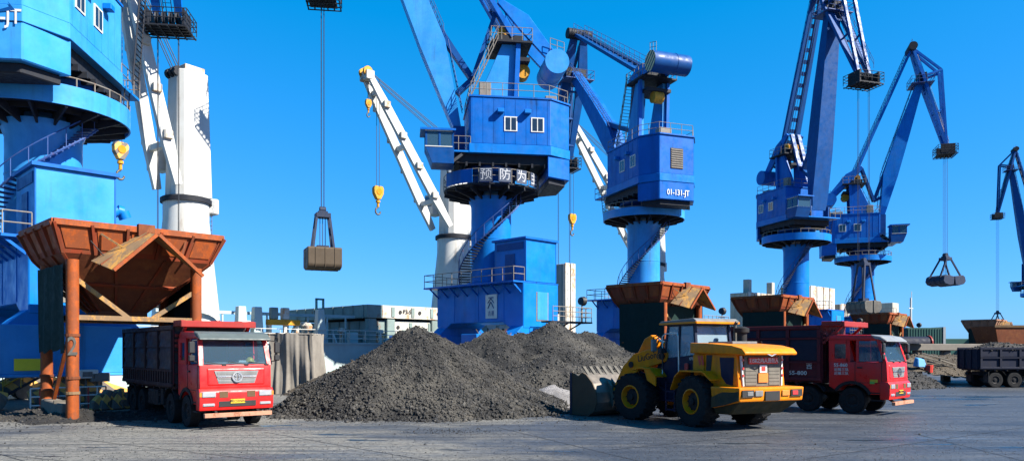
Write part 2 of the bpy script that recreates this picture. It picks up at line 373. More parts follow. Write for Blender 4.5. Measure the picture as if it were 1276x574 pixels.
def puddle(xp, yp, rx, ry, seed):         # a shallow irregular sheet of rain water
    random.seed(seed); d = gd(yp); c = px(xp, yp, d); ph = [random.uniform(0, 6.3) for _ in range(6)]; pts = []
    for i in range(72):
        t = 2 * math.pi * i / 72; k = 1 + .34 * math.sin(2 * t + ph[0]) + .26 * math.sin(3 * t + ph[1]) + .2 * math.sin(5 * t + ph[2]) + .16 * math.sin(9 * t + ph[3]) + .1 * math.sin(14 * t + ph[4])
        pts.append((c.x + rx * k * math.cos(t), c.y + ry * k * math.sin(t), .004))
    MB().add(pts, [tuple(range(72))]).build('puddle', pm_, ground)
for i, a in enumerate(((1150, 493, 1.5, .55), (1185, 497, 1.8, .6), (1232, 494, 1.7, .7), (1215, 504, .9, .3), (1120, 503, .7, .25), (1165, 553, .5, .12), (1080, 548, .7, .12), (1262, 557, .6, .1), (925, 552, .6, .12), (452, 548, .55, .14), (420, 541, .7, .16), (340, 530, .7, .2), (120, 557, .35, .07), (62, 568, .3, .06), (560, 560, .4, .08), (700, 562, .5, .08))): puddle(*a, seed=20 + i)
random.seed(7)
wm, nt, b = new_mat('sea_water')
b.inputs['Base Color'].default_value = (.02, .06, .08, 1); b.inputs['Roughness'].default_value = .12
bp = nt.nodes.new('ShaderNodeBump'); bp.inputs['Strength'].default_value = .5; nt.links.new(tex(nt, .8, detail=5), bp.inputs['Height']); nt.links.new(bp.outputs[0], b.inputs['Normal'])
tag(MB().add([(-9000, -9000, -3), (9000, -9000, -3), (9000, 9000, -3), (-9000, 9000, -3)], [(0, 1, 2, 3)]).build('sea', wm), kind='structure')
# ================================================================== portal cranes
S45 = math.pi / 4
def crane(label, u, az, zr, jib, tip, cfg):
    """u: where the column stands across the view; az: slewing direction; jib/tip given in (t, z) of the slewing plane"""
    cy = 62 / (1 - u); C = Vector((u * cy, cy, 0))
    root = thing('portal_crane', label, 'crane', C, 0, 'blue portal cranes along the quay')
    L = Matrix.Rotation(S45, 4, 'Z'); U = Matrix.Rotation(az, 4, 'Z')
    near = cfg.get('near', False); hc = M[cfg.get('house', 'blue')]; cc = M[cfg.get('column', 'blue_mid')]
    # ---- portal (x along the quay, y towards the water)
    yl, yw = -5.4, 4.4
    x_end = cfg.get('x_end', 5.4)
    p = MB(L); p.prism([(yl, 7.5), (yw, 7.5), (yw, 4.5), (yw - .2, 4.3), (3.3, 4.3), (2.6, 4.7), (-3.2, 4.7), (-4.1, 4.2), (yl, 4.2)], 'x', -1.9, 1.9)
    pb = p.build('portal_box', M['blue_mid'], root, .05)
    for xx in (-1.9, 1.9):
        r_ = MB(L)
        for yy in (-3.4, -.6, 2.2): r_.box(xx - .03 if xx < 0 else xx - .02, xx + .02 if xx < 0 else xx + .03, yy, yy + .06, 4.8, 7.4)
        r_.split('seam_rib', M['blue_mid'], pb)
    for (ya, yb) in ((yl, yl + 1.35), (yw - 1.2, yw)):
        p = MB(L)
        p.prism([(-1.88, 4.4), (1.88, 4.4), (2.5, 3.9), (2.9, 3.5), (2.9, 3.3), (-2.9, 3.3), (-2.9, 3.5), (-2.5, 3.9)], 'y', ya + .03, yb - .03)
        p.build('leg', M['blue_mid'], root, .03)
        p = MB(L); x0 = -6.6; p.box(x0, x_end, ya - .12, yb + .12, 1.55, 3.72); p.box(x0 - .02, x_end + .02, ya - .2, yb + .2, 1.42, 1.56)
        p.build('sill_beam', M['blue_light'] if near else M['blue_mid'], root, .03)
        # two bogies under each sill
        for bx in (x0 + 2.0, x_end - 2.0):
            b_ = MB(L); y0, y1 = ya + .1, yb - .1
            b_.prism([(bx - 1.9, .25), (bx - 2, .75), (bx - 1.2, 1.05), (bx - .5, 1.42), (bx + .5, 1.42), (bx + 1.2, 1.05), (bx + 2, .75), (bx + 1.9, .25)], 'y', y0, y1)
            bo = b_.build('bogie', M['hazard'], root, .03)
            for k in range(4):
                MB(L).lathe([(0, y0 - .1), (.36, y0 - .1), (.36, y1 + .1), (0, y1 + .1)], (bx - 1.5 + k, 0, .36), 'y', 14, False).build('rail_wheel', M['steel'], bo, smooth=40)
            MB(L).lathe([(0, y0 - .06), (.16, y0 - .06), (.16, y1 + .06), (0, y1 + .06)], (bx, 0, 1.2), 'y', 12, False).build('pivot_pin', M['steel'], bo, smooth=40)
    p = MB(L); p.box(-2.9, 1.92, yl + .02, yw + .5, 7.5, 7.62)
    for i in range(9):
        y = yl + .2 + i * (yw - yl - .4) / 8
        p.beam((-1.9, y, 6.8), (-2.8, y, 7.5), .06, .12)
    deck = p.build('portal_deck', M['blue'], root)
    r_ = MB(L); railing(r_, [(1.85, yl + 3.4, 7.62), (1.85, yw + .45, 7.62), (-2.85, yw + .45, 7.62), (-2.85, yl + .06, 7.62), (-1.75, yl + .06, 7.62)], 1.0, 1.15, .03)
    r_.build('railing', M['rail'], root)
    # ---- stair shed on the land side
    if not cfg.get('noshed'):
        p = MB(L); p.box(-1.65, 1.65, yl, yl + 3.3, 7.62, 10.7)
        sh = p.build('stair_shed', M['blue_light'] if near else M['blue_mid'], root, .03)
        MB(L).box(-1.8, 1.8, yl - .15, yl + 3.45, 10.7, 10.86).build('shed_roof', M['blue'], sh)
        MB(L).box(-1.7, -1.64, yl + 1.1, yl + 2.1, 7.7, 9.7).build('door', M['blue_dark'], sh)
        MB(L).box(-1.69, -1.645, yl + .25, yl + 3, 10.0, 10.5).build('louver', M['blue_dark'], sh)
        for xx in (-1.66, 1.6):
            MB(L).box(xx, xx + .06, yl - .025, yl, 7.7, 10.68).build('corner_trim', M['blue'], sh)
        if near:
            p = MB(L); p.path([(1.66, yl + .6, 9.1), (1.9, yl + .6, 9.25), (2.15, yl + .6, 9.2), (2.28, yl + .6, 8.9)], .28, 10); p.build('vent_cowl', M['blue_mid'], sh, smooth=40)
    # service platform and door on the lit face
    p = MB(L); p.box(-.6, 3.9, yl - 1.7, yl - .55, 4.62, 4.74)
    for xx in (-.3, 1.2, 2.6): p.beam((xx, yl - 1.6, 4.6), (xx, yl, 3.9), .09, .09)
    sp_ = p.build('service_platform', M['under'], root)
    r_ = MB(L); railing(r_, [(-.55, yl - 1.65, 4.74), (3.85, yl - 1.65, 4.74), (3.85, yl - .6, 4.74)], 1.05, .7, .028, False, 2); r_.build('platform_railing', M['rail'], sp_)
    MB(L).box(-.55, .75, yl - .03, yl, 4.75, 6.9).build('door_frame', M['rail'], pb); MB(L).box(-.45, .65, yl - .06, yl - .03, 4.85, 6.9).build('service_door', M['blue_light'], pb)
    p = MB(L); p.tube((2.9, yl - 1.5, 4.74), (2.9, yl - 1.5, 6.2), .06, 6); p.build('lamp_post', M['rail'], sp_); MB(L).lathe([(0, -.2), (.3, -.15), (.36, .2), (0, .25)], (2.9, yl - 1.5, 6.3), 'x', 14).build('floodlight', M['black'], sp_, smooth=40)
    if cfg.get('plate'):
        n_ = MB(L); n_.box(-1.97, -1.91, -2.7, -1.45, 5.0, 6.8); pl = n_.build('name_plate', M['ivory'], pb, .01)
        n_ = MB(L); xq = -1.98
        for (za, zb) in ((6.5, 6.25), (6.25, 5.85)):                # chevron mark
            for sg in (-1, 1): n_.beam((xq, -2.07, za - .0), (xq, -2.07 + sg * .32, zb - .1), .012, .12, up=(1, 0, 0))
        n_.box(xq - .006, xq + .006, -2.35, -1.8, 6.52, 6.6)
        n_.build('plate_mark', M['blue_dark'], pl)
        text('plate_lettering', '吉港', pl, M['blue_dark'], .42, L @ Vector((-1.985, -2.07, 5.35)), L @ Vector((0, -1, 0)), (0, 0, 1), .8)
    # ---- column, spiral stair, ring platform
    rc = cfg.get('rc', 1.58)
    n_ = MB(); n_.lathe([(0, 7.6), (rc + .35, 7.6), (rc + .35, 7.85), (rc, 7.95), (rc, 11.2), (rc + .02, 11.22), (rc + .02, 11.28), (rc, 11.3), (rc, zr - 1.2), (rc + .25, zr - .5), (0, zr - .5)], n=48, closed=False)
    column = n_.build('column', cc, root, smooth=35)
    a0 = cfg.get('stair0', 3.0); turns = cfg.get('turns', -3.6)
    ns = int((zr - .5 - 7.7) / .19); rail_pts = []; inner = []
    tread = MB(); tread.box(0, .85, -.14, .14, -.03, .03); tme = None
    for i in range(ns):
        th = a0 + turns * i / ns; z = 7.8 + i * .19; ca, sa = math.cos(th), math.sin(th)
        if near:
            if tme is None: o = tread.build('stair_tread', M['rail_blue'], root); tme = o.data
            else: o = bpy.data.objects.new('stair_tread', tme); col.objects.link(o); o.parent = root
            o.location = (ca * (rc + .12), sa * (rc + .12), z); o.rotation_euler = (0, 0, th)
        else:
            T = MB(Matrix.Translation((ca * (rc + .08), sa * (rc + .08), z)) @ Matrix.Rotation(th, 4, 'Z')).box(0, .85, -.13, .13, -.04, .04)
            if i == 0: st = MB()
            st.add(T.v, T.f)
        rail_pts.append(Vector((ca * (rc + .98), sa * (rc + .98), z))); inner.append(Vector((ca * (rc + .98), sa * (rc + .98), z + .95)))
    if not near: st.build('spiral_stair', M['under'], root)
    r_ = MB(); r_.path(rail_pts, .05, 5); r_.path(inner, .03, 5)
    for i in range(0, len(rail_pts), 3): r_.tube(rail_pts[i], inner[i], .022, 4)
    r_.build('stair_handrail', M['rail_blue'], root)
    RR = cfg.get('ring', 3.9); fh = cfg.get('fascia', .75)
    n_ = MB(); n_.lathe([(1.2, zr - .05), (RR - .02, zr - .05), (RR - .02, zr + .06), (1.2, zr + .06)], n=40)
    for k in range(16):
        th = k * math.pi / 8; c_, s_ = math.cos(th), math.sin(th)
        n_.beam((c_ * rc, s_ * rc, zr - .5), (c_ * (RR - .05), s_ * (RR - .05), zr - .22), .1, .6, .1, .25)
    n_.lathe([(RR * .7, zr - .3), (RR * .7 + .08, zr - .3), (RR * .7 + .08, zr - .05), (RR * .7, zr - .05)], n=40)
    ring = n_.build('ring_platform', M['under'], root)
    if fh: MB().lathe([(RR - .02, zr - .25), (RR + .06, zr - .25), (RR + .06, zr - .25 + fh), (RR - .02, zr - .25 + fh)], n=48).build('ring_fascia', cc, root, smooth=30)
    r_ = MB(); railing(r_, [(RR * math.cos(k * math.pi / 14), RR * math.sin(k * math.pi / 14), zr + .06) for k in range(28)], 1.05, 1.5, .03, True)
    r_.build('ring_railing', M['rail'], root)
    if cfg.get('sign'):
        face = math.atan2(-C.y, -C.x)
        for k, chx in enumerate('预防为主'):
            th = face - .10 + k * .37
            W = Matrix.Rotation(th, 4, 'Z'); b_ = MB(W); b_.box(RR + .07, RR + .11, -.48, .48, zr + .1, zr + 1.12)
            sg = b_.build('sign_board', M['sign_board'], root)
            text('sign_character', chx, sg, M['signtext'], .92, W @ Vector((RR + .115, 0, zr + .60)), W @ Vector((0, 1, 0)), (0, 0, 1))
        for dth in (-.95, -.75, -.5):
            W = Matrix.Rotation(face + dth, 4, 'Z'); MB(W).box(RR + .07, RR + .10, -.5, .5, zr + .1, zr + 1.1).build('blank_board', M['blue'], root)
    # ---- slewing part (x along the jib)
    n_ = MB(); n_.lathe([(0, zr), (1.9, zr), (1.9, zr + 1.0), (2.3, zr + 1.25), (2.3, zr + 1.7), (0, zr + 1.7)], n=40, closed=False); n_.build('turntable', M['blue_dark'], root, smooth=35)
    n_ = MB(U); n_.box(-4.3, 3.0, -2.6, 2.6, zr + 1.7, zr + 2.4)
    for k in range(7): n_.box(-3.9 + k, -3.75 + k, -2.8, 2.8, zr + 1.45, zr + 1.75)
    n_.build('slewing_frame', M['under'], root)
    W_, RW, TR, TF = 3.0, 1.8, -5.9, 1.9
    plan = [(TF, -W_), (TF, W_), (-4.2, W_), (TR, RW), (TR, -RW), (-4.2, -W_)]
    zb, zt = zr + 3.1, zr + 6.6
    house = MB(U).prism(plan, 'z', zb, zt).build('machine_house', hc, root, .04)
    sc = lambda k: [(x * k if x < 0 else x + .1, y * k) for x, y in plan]
    MB(U).prism(sc(1.02), 'z', zt, zt + .12).build('roof', M['blue'], house)
    MB(U).prism(sc(1.012), 'z', zr + 2.4, zb).build('trim_band', M['blue_light' if near else 'blue_mid'], house, .02)
    MB(U).prism([(-4.0, W_), (TR - .03, RW + .02), (TR - .03, -RW - .02), (-4.0, -W_)], 'z', zr + .75, zr + 2.4).build('counterweight_skirt', hc, house, .06)
    MB(U).prism([(-4.1, W_ - .4), (TR + .3, RW - .2), (TR + .3, -RW + .2), (-4.1, -W_ + .4)], 'z', zr + .3, zr + .75).build('skirt_bottom', M['under'], house, .05)
    b_ = MB(U)
    for sg in (-1, 1):
        for k in range(8): x = -4.0 + k * .82; b_.box(x, x + .035, sg * W_ - .015, sg * W_ + .015, zb + .05, zt - .05)
        for (x0, x1) in ((-4.3, -4.1),): pass
    b_.split('wall_seam', hc, house)
    for sg in (-1, 1):
        for x in cfg.get('windows', (-1.15, -3.2)):
            f_ = MB(U); y0 = sg * W_
            f_.box(x - .5, x + .5, y0 - .05, y0 + .05, zb + 1.0, zb + 2.1)
            wf = f_.build('window', M['ivory'], house)
            for xx in (-.22, .22): MB(U).box(x + xx - .18, x + xx + .18, y0 - .06, y0 + .06, zb + 1.08, zb + 2.02).build('pane', M['dark_glass'], wf)
        for x in (-.35, -2.4):
            MB(U).box(x - .25, x + .25, min(sg * W_, sg * (W_ + .42)), max(sg * W_, sg * (W_ + .42)), zb + 2.3, zb + 2.6).build('lamp_hood', M['blue_mid'], house, .03)
    # louvre and number on the rear end
    f_ = MB(U); f_.box(TR - .05, TR + .02, -.65, .65, zb + .5, zb + 2.35); lf = f_.build('louvre', M['black'], house)
    for k in range(9): MB(U).box(TR - .09, TR - .05, -.6, .6, zb + .56 + k * .2, zb + .64 + k * .2).build('louvre_slat', M['rail'], lf)
    if cfg.get('number'):
        dz = cfg.get('numz', zr + 1.75)
        text('number_lettering', cfg['number'], house, M['ivory'], cfg.get('numsize', .95), U @ Vector((TR - .095, cfg.get('numy', 0), dz)), U @ Vector((0, -1, 0)), (0, 0, 1), .82)
    if near:
        n_ = MB(U); n_.prism([(-.35, zb - .45), (-1.35, zb - .1), (-1.25, zb + .12), (-1.55, zb - .25)], 'x', TR - .1, TR - .085); n_.build('pennant_mark', M['blue_dark'], house)
    r_ = MB(U); railing(r_, [(x * .98, y * .98, zt + .12) for x, y in plan], 1.0, 1.1, .028, True); r_.build('roof_railing', M['rail'], house)
    for (x, y, w, d, h) in ((.7, 1.9 if cfg.get('cab', 1) > 0 else -1.9, .9, .5, 1.3), (-4.6, .6, .9, 1.2, .8), (-3.7, -1.6, 1.4, .7, .55)):
        MB(U).box(x - w / 2, x + w / 2, y - d / 2, y + d / 2, zt + .12, zt + .12 + h).build('roof_unit', M['rail'], house, .03)
    # front balcony, cab and ladder
    cs = cfg.get('cab', 1)
    n_ = MB(U); n_.box(TF, 4.6, -W_, W_, zr + 2.42, zr + 2.55); n_.build('front_balcony', M['blue_mid'], root)
    r_ = MB(U); railing(r_, [(TF, W_, zr + 2.55), (4.6, W_, zr + 2.55), (4.6, 1.4, zr + 2.55)], 1.05, 1.0, .028); r_.build('balcony_railing', M['rail'], root); r_ = MB(U); railing(r_, [(TF, -W_, zr + 2.55), (4.6, -W_, zr + 2.55), (4.6, -1.4, zr + 2.55)], 1.05, 1.0, .028)
    r_.build('balcony_railing', M['rail'], root)
    cx0, cx1 = 3.2, 5.3; cy0, cy1 = sorted((cs * 1.9, cs * 3.9)); cz = zr + cfg.get('cabz', 1.3)
    n_ = MB(U); n_.prism([(cx0, cz), (cx1 - .5, cz), (cx1 - .1, cz + 1.0), (cx1, cz + 1.2), (cx0, cz + 1.2)], 'y', cy0, cy1)
    for (x, y) in ((cx0 + .08, cy0 + .08), (cx0 + .08, cy1 - .08), (cx1 - .08, cy0 + .08), (cx1 - .08, cy1 - .08), ((cx0 + cx1) / 2, cy0 + .06), ((cx0 + cx1) / 2, cy1 - .06)): n_.box(x - .08, x + .08, y - .06, y + .06, cz + 1.2, cz + 2.4)
    n_.box(cx0, cx0 + .06, cy0, cy1, cz + 1.2, cz + 2.4)
    cabo = n_.build('operator_cab', M['blue_dark'], root, .02)
    MB(U).box(cx0 - .15, cx1 + .35, cy0 - .15, cy1 + .15, cz + 2.4, cz + 2.55).build('cab_roof', M['blue'], cabo)
    for (xa, xb, ya, yb) in ((cx1 - .06, cx1 - .03, cy0 + .14, cy1 - .14), (cx0 + .16, (cx0 + cx1) / 2 - .08, cy0 + .03, cy0 + .05), ((cx0 + cx1) / 2 + .08, cx1 - .16, cy0 + .03, cy0 + .05), (cx0 + .16, (cx0 + cx1) / 2 - .08, cy1 - .05, cy1 - .03), ((cx0 + cx1) / 2 + .08, cx1 - .16, cy1 - .05, cy1 - .03)):
        MB(U).box(xa, xb, ya, yb, cz + 1.22, cz + 2.38).build('cab_window', M['glass'], cabo)
    fr = MB(U)
    for yy in (cy0 - .01, cy1 + .01):
        for zz in (cz + 1.2, cz + 2.34): fr.box(cx0 + .1, cx1, yy - .02, yy + .02, zz, zz + .06)
    fr.split('cab_window_frame', M['ivory'], cabo)
    n_ = MB(U); n_.beam((cx0 + .3, cs * 1.9, cz + .2), (2.2, cs * 1.2, cz + 1.4), .25, .25); n_.beam((cx0 + .3, cs * 3.4, cz + .1), (2.2, cs * 2.6, cz + 1.3), .2, .2); n_.split('cab_bracket', M['under'], cabo)
    r_ = MB(U); ladder(r_, (2.6, -cs * 2.9, zr + .4), (3.0, -cs * 2.9, zr + 2.5), (1, 0, 0), .7, .28, .035); r_.build('access_ladder', M['under'], root)
    r_ = MB(U); ladder(r_, (2.4, cs * 2.4, zr + .2), (2.8, cs * 1.7, zr + 2.5), (0, 1, 0), .7, .28, .035); r_.build('access_ladder', M['under'], root)
    if near: r_ = MB(U); ladder(r_, (2.5, -W_ - .5, zr + 2.55), (3.8, -W_ - .55, zr + 9.5), (1, 0, 0), .85, .30, .05); r_.build('access_ladder', M['under'], root)
    # mast
    zm = zt + cfg.get('mast', 4.7)
    for sg in (-1, 1):
        MB(U).prism([(1.3, zt + .12), (-1.7, zt + .12), (-1.9, zm), (-.7, zm)], 'y', *sorted((sg * 1.0, sg * 1.35))).build('mast_plate', M['blue_light' if cfg.get('house') != 'blue_dark' else 'blue_mid'] if not cfg.get('far') else M['blue'], root, .03)
        MB(U).beam((-1.75, sg * 1.5, zt + .12), (-1.95, sg * 1.5, zm + .2), .3, .35).build('mast_leg', M['blue'], root)
    n_ = MB(U); n_.box(-3.0, .2, -1.9, 1.9, zm, zm + .15); n_.box(-2.9, -.5, -1.3, 1.3, zm - 1.2, zm - .9); n_.box(-2.4, -.2, -1.2, 1.2, zm + .15, zm + .8); n_.split('mast_head', M['under'], root)
    for y in (-.7, 0, .7):
        MB(U).lathe([(.2, -.12), (.62, -.12), (.55, 0), (.62, .12), (.2, .12)], (-1.0, y, zm + 1.0), 'y', 18).build('sheave', M['hook'], root, smooth=40)
    MB(U).lathe([(0, -.5), (.55, -.5), (.55, .5), (0, .5)], (-2.5, 0, zm - 1.7), 'y', 18, False).build('winch_drum', M['hook'], root, smooth=40)
    r_ = MB(U); railing(r_, [(-3, 1.85, zm + .15), (.2, 1.85, zm + .15), (.2, -1.85, zm + .15), (-3, -1.85, zm + .15)], 1.0, .9, .028, True)
    ladder(r_, (1.9, 1.6, zt + .2), (-.3, 1.6, zm + .2), (0, 1, 0), .8, .3, .035); railing(r_, [(1.9, 2.0, zt + .12), (-.3, 2.0, zm + .1)], 1.0, .9, .026)
    r_.build('mast_railing', M['rail'], root)
    # counterweight lever and drum
    D = cfg.get('drum', (-4.9, zm - 2.0)); Ft = cfg.get('lever', (-.2, zm + 2.6))
    D = Vector((D[0], 0, D[1])); Ft = Vector((Ft[0], 0, Ft[1])); dd = (D - Ft).normalized(); nrm = Vector((-dd.z, 0, dd.x))
    if nrm.z < 0: nrm = -nrm
    pr = [Ft - nrm * .2, Ft + nrm * .25, Ft.lerp(D, .35) + nrm * .95, D + nrm * .45, D - nrm * .35, Ft.lerp(D, .4) - nrm * .35]
    for sg in (-1, 1):
        MB(U).prism([(q.x, q.z) for q in pr], 'y', *sorted((sg * .95, sg * 1.25))).build('lever_beam', M['blue_mid'] if not cfg.get('far') else M['blue'], root, .03)
    rd = cfg.get('rdrum', .95)
    dr = MB(U).lathe([(0, -1.95), (rd, -1.95), (rd, -.6), (rd + .03, -.58), (rd + .03, -.5), (rd, -.48), (rd, 1.95), (0, 1.95)], D - nrm * .15, 'y', 32, False).build('counterweight_drum', M[cfg.get('drummat', 'blue_light')], root, smooth=35)
    if cfg.get('striped'):
        MB(U).lathe([(0, 1.955), (rd * .98, 1.955), (rd * .98, 1.97), (0, 1.97)], D - nrm * .15, 'y', 32, False).build('striped_end', M['hazard_drum'], dr)
    r_ = MB(U); railing(r_, [D + Vector((-.5, 1.6, .6)), D + Vector((.6, 1.6, .9))], .9, .5, .028); r_.build('drum_railing', M['rail'], dr)
    # jib (box girder, splayed at the foot), fly jib, tie rods
    J0 = Vector((jib[0][0], 0, jib[0][1])); J1 = Vector((jib[1][0], 0, jib[1][1])); T = Vector((tip[0], 0, tip[1]))
    jd = (J1 - J0).normalized(); jn = Vector((-jd.z, 0, jd.x));
    if jn.x > 0: jn = -jn                                             # towards the house
    wj = cfg.get('wj', 1.5); Lj = (J1 - J0).length
    n_ = MB(U); secs = [(0, .5, wj * .85, 0), (.08, .9, wj, .15), (.3, 2.0, wj, .5), (.6, 1.7, wj * .9, .35), (1, .8, wj * .75, 0)]
    def sect(f, h, w, off):
        c = J0 + jd * Lj * f + jn * off
        return [c - jn * h / 2 + Vector((0, -w / 2, 0)), c - jn * h / 2 + Vector((0, w / 2, 0)), c + jn * h / 2 + Vector((0, w / 2, 0)), c + jn * h / 2 + Vector((0, -w / 2, 0))]
    for i in range(4): n_.hexa(sect(*secs[i]), sect(*secs[i + 1]))
    n_.build('jib', M[cfg.get('jibmat', 'blue_mid')], root)
    r_ = MB(U); ladder(r_, J0 + jd * 1.5 + jn * .9 + Vector((0, .3, 0)), J0 + jd * Lj * .3 + jn * 1.75 + Vector((0, .3, 0)), (0, 1, 0), .7, .4, .03); ladder(r_, J0 + jd * Lj * .3 + jn * 1.75 + Vector((0, .3, 0)), J1 + jn * .7 + Vector((0, .3, 0)), (0, 1, 0), .7, .4, .03)
    railing(r_, [J0 + jd * Lj * .32 + jn * 1.55 + Vector((0, .7, 0)), J1 + jn * .5 + Vector((0, .7, 0))], .8, 1.6, .025); r_.build('jib_ladder', M['rail_blue'], root)
    for sg in (-1, 1): MB(U).box(J0.x - .45, J0.x + .45, sg * wj * .5 - .12 + sg * .15, sg * wj * .5 + .12 + sg * .15, zr + 2.4, J0.z + .4).build('jib_foot_bracket', M['blue_dark'], root)
    # link: bracket on the jib, rod to the lever
    K = J0 + jd * Lj * .38 + jn * 1.2; Q = Vector((min(J0.x - .4, 1.5), 0, zt + 2.3))
    n_ = MB(U); n_.beam(K, Q, .5, .9, .4, .7, up=(0, 1, 0)); n_.beam(Q, Vector((J0.x + .1, 0, J0.z + 3.2)), .4, .6, up=(0, 1, 0)); n_.build('jib_bracket', M['blue_dark'], root)
    n_ = MB(U)
    for sg in (-1, 1): n_.beam(Q + Vector((0, sg * .5, 0)), Ft + Vector((0, sg * .5, 0)), .3, .5, up=(0, 1, 0))
    n_.split('luffing_rod', M['blue_dark'], root)
    P = J1; Rr = P - (T - P) * cfg.get('rear', .42); B = P + (Vector(((T - P).z, 0, -(T - P).x)).normalized() * -2.6)
    if (B - P).x < 0: B = P - (B - P)
    n_ = MB(U); hw = 1.0
    for sg in (-1, 1):
        n_.beam(Rr + Vector((0, sg * .55, 0)), P + Vector((0, sg * hw, 0)), .35, .8, .4, 1.2, up=(0, 1, 0)); n_.beam(P + Vector((0, sg * hw, 0)), T + Vector((0, sg * .8, .3)), .4, 1.2, .3, .5, up=(0, 1, 0))
        n_.beam(Rr + Vector((0, sg * .5, 0)), B + Vector((0, sg * .8, 0)), .3, .35, up=(0, 1, 0)); n_.beam(B + Vector((0, sg * .8, 0)), T + Vector((0, sg * .75, .5)), .3, .35, up=(0, 1, 0)); n_.beam(P + Vector((0, sg * hw, 0)), B + Vector((0, sg * .8, 0)), .3, .35, up=(0, 1, 0))
        n_.beam(P.lerp(T, .5) + Vector((0, sg * .9, 0)), B.lerp(T, .5) + Vector((0, sg * .8, 0)), .15, .2, up=(0, 1, 0))
    for f in (.2, .5, .8): c = P.lerp(T, f); n_.beam(c - Vector((0, .95, 0)), c + Vector((0, .95, 0)), .2, .2)
    n_.build('fly_jib', M[cfg.get('flymat', 'blue')], root)
    MB(U).box(P.x - .5, P.x + .5, -1.3, 1.3, P.z - .5, P.z + .5).build('jib_pivot', M['under'], root); MB(U).lathe([(0, -1.5), (.6, -1.5), (.6, 1.5), (0, 1.5)], Rr, 'y', 16, False).build('rear_sheave_axle', M['under'], root, smooth=40)
    r_ = MB(U); r_.box(P.x - 1.6, P.x + 1.4, -1.8, 1.8, P.z - 1.1, P.z - 1.0); railing(r_, [(P.x - 1.6, -1.8, P.z - 1), (P.x + 1.4, -1.8, P.z - 1), (P.x + 1.4, 1.8, P.z - 1), (P.x - 1.6, 1.8, P.z - 1)], 1.0, 1.0, .03, True)
    pd_ = (T - P).normalized(); ladder(r_, P + Vector((.5, .2, 1)), T + Vector((.5, .2, 1)), (0, 1, 0), .6, .4, .03); railing(r_, [P + Vector((.6, 1.0, 0)), T + Vector((.6, .9, 1))], .9, 1.3, .025)
    r_.build('jib_head_platform', M['rail_blue'], root)
    n_ = MB(U); n_.box(T.x - 1.0, T.x + 1.1, -1.5, 1.5, T.z - .9, T.z - .75)
    for y in (-.75, -.25, .25, .75): n_.lathe([(.12, -.1), (.55, -.1), (.48, 0), (.55, .1), (.12, .1)], T + Vector((0, y, 0)), 'y', 16)
    n_.box(T.x - .9, T.x + 1.0, -1.4, -1.25, T.z - .75, T.z + .5); n_.box(T.x - .9, T.x + 1.0, 1.25, 1.4, T.z - .75, T.z + .5)
    n_.build('sheave_nest', M['under'], root)
    r_ = MB(U); railing(r_, [(T.x - 1.3, -1.7, T.z - .75), (T.x + 1.3, -1.7, T.z - .75), (T.x + 1.3, 1.7, T.z - .75), (T.x - 1.3, 1.7, T.z - .75)], 1.1, .9, .035, True, 2)
    for k in range(6): r_.box(T.x - 1.3 + k * .5, T.x - 1.2 + k * .5, -1.7, 1.7, T.z - .98, T.z - .9)
    for k in range(6): r_.box(T.x - 1.3, T.x + 1.3, -1.7 + k * .66, -1.6 + k * .66, T.z - 1.04, T.z - .98)
    r_.build('tip_platform', M['under'], root)
    TM = Vector((-1.6, 0, zm + .7)); n_ = MB(U); hole = MB(U)
    for sg in (-1, 1): n_.beam(TM + Vector((0, sg * .9, 0)), Rr + Vector((0, sg * .5, 0)), .35, .75, .3, .6, up=(0, 1, 0))
    for f in np.linspace(.06, .94, 14): c = TM.lerp(Rr, f); w = .9 + (.5 - .9) * f; n_.beam(c - Vector((0, w, 0)), c + Vector((0, w, 0)), .1, .5, up=(Rr - TM).normalized())
    n_.build('tie_beam', M[cfg.get('flymat', 'blue')], root)
    r_ = MB(U); railing(r_, [TM + Vector((0, 1.1, .3)), Rr + Vector((0, .7, .3))], .95, 1.2, .026); railing(r_, [TM + Vector((0, -1.1, .3)), Rr + Vector((0, -.7, .3))], .95, 1.2, .026); r_.build('tie_beam_railing', M['rail_blue'], root)
    n_ = MB(U)
    for y in (-.5, -.2, .2, .5):
        n_.path([Vector((-1.0, y, zm + 1.5)), Rr + Vector((.3, y, .7)), T + Vector((.55, y, 0))], .028, 5)
    for y in (-.75, .75) if not cfg.get('onerope') else (-.12, .12):
        for dx in (-.1, .1): n_.tube(T + Vector((dx, y, -.4)), (T.x + dx, y, cfg['hang']), cfg.get('rr', .024), 5)
    n_.build('hoist_rope', M['rope'], root)
    tipw = C + U @ Vector((T.x, 0, 0)); return root, Vector((tipw.x, tipw.y, cfg['hang']))

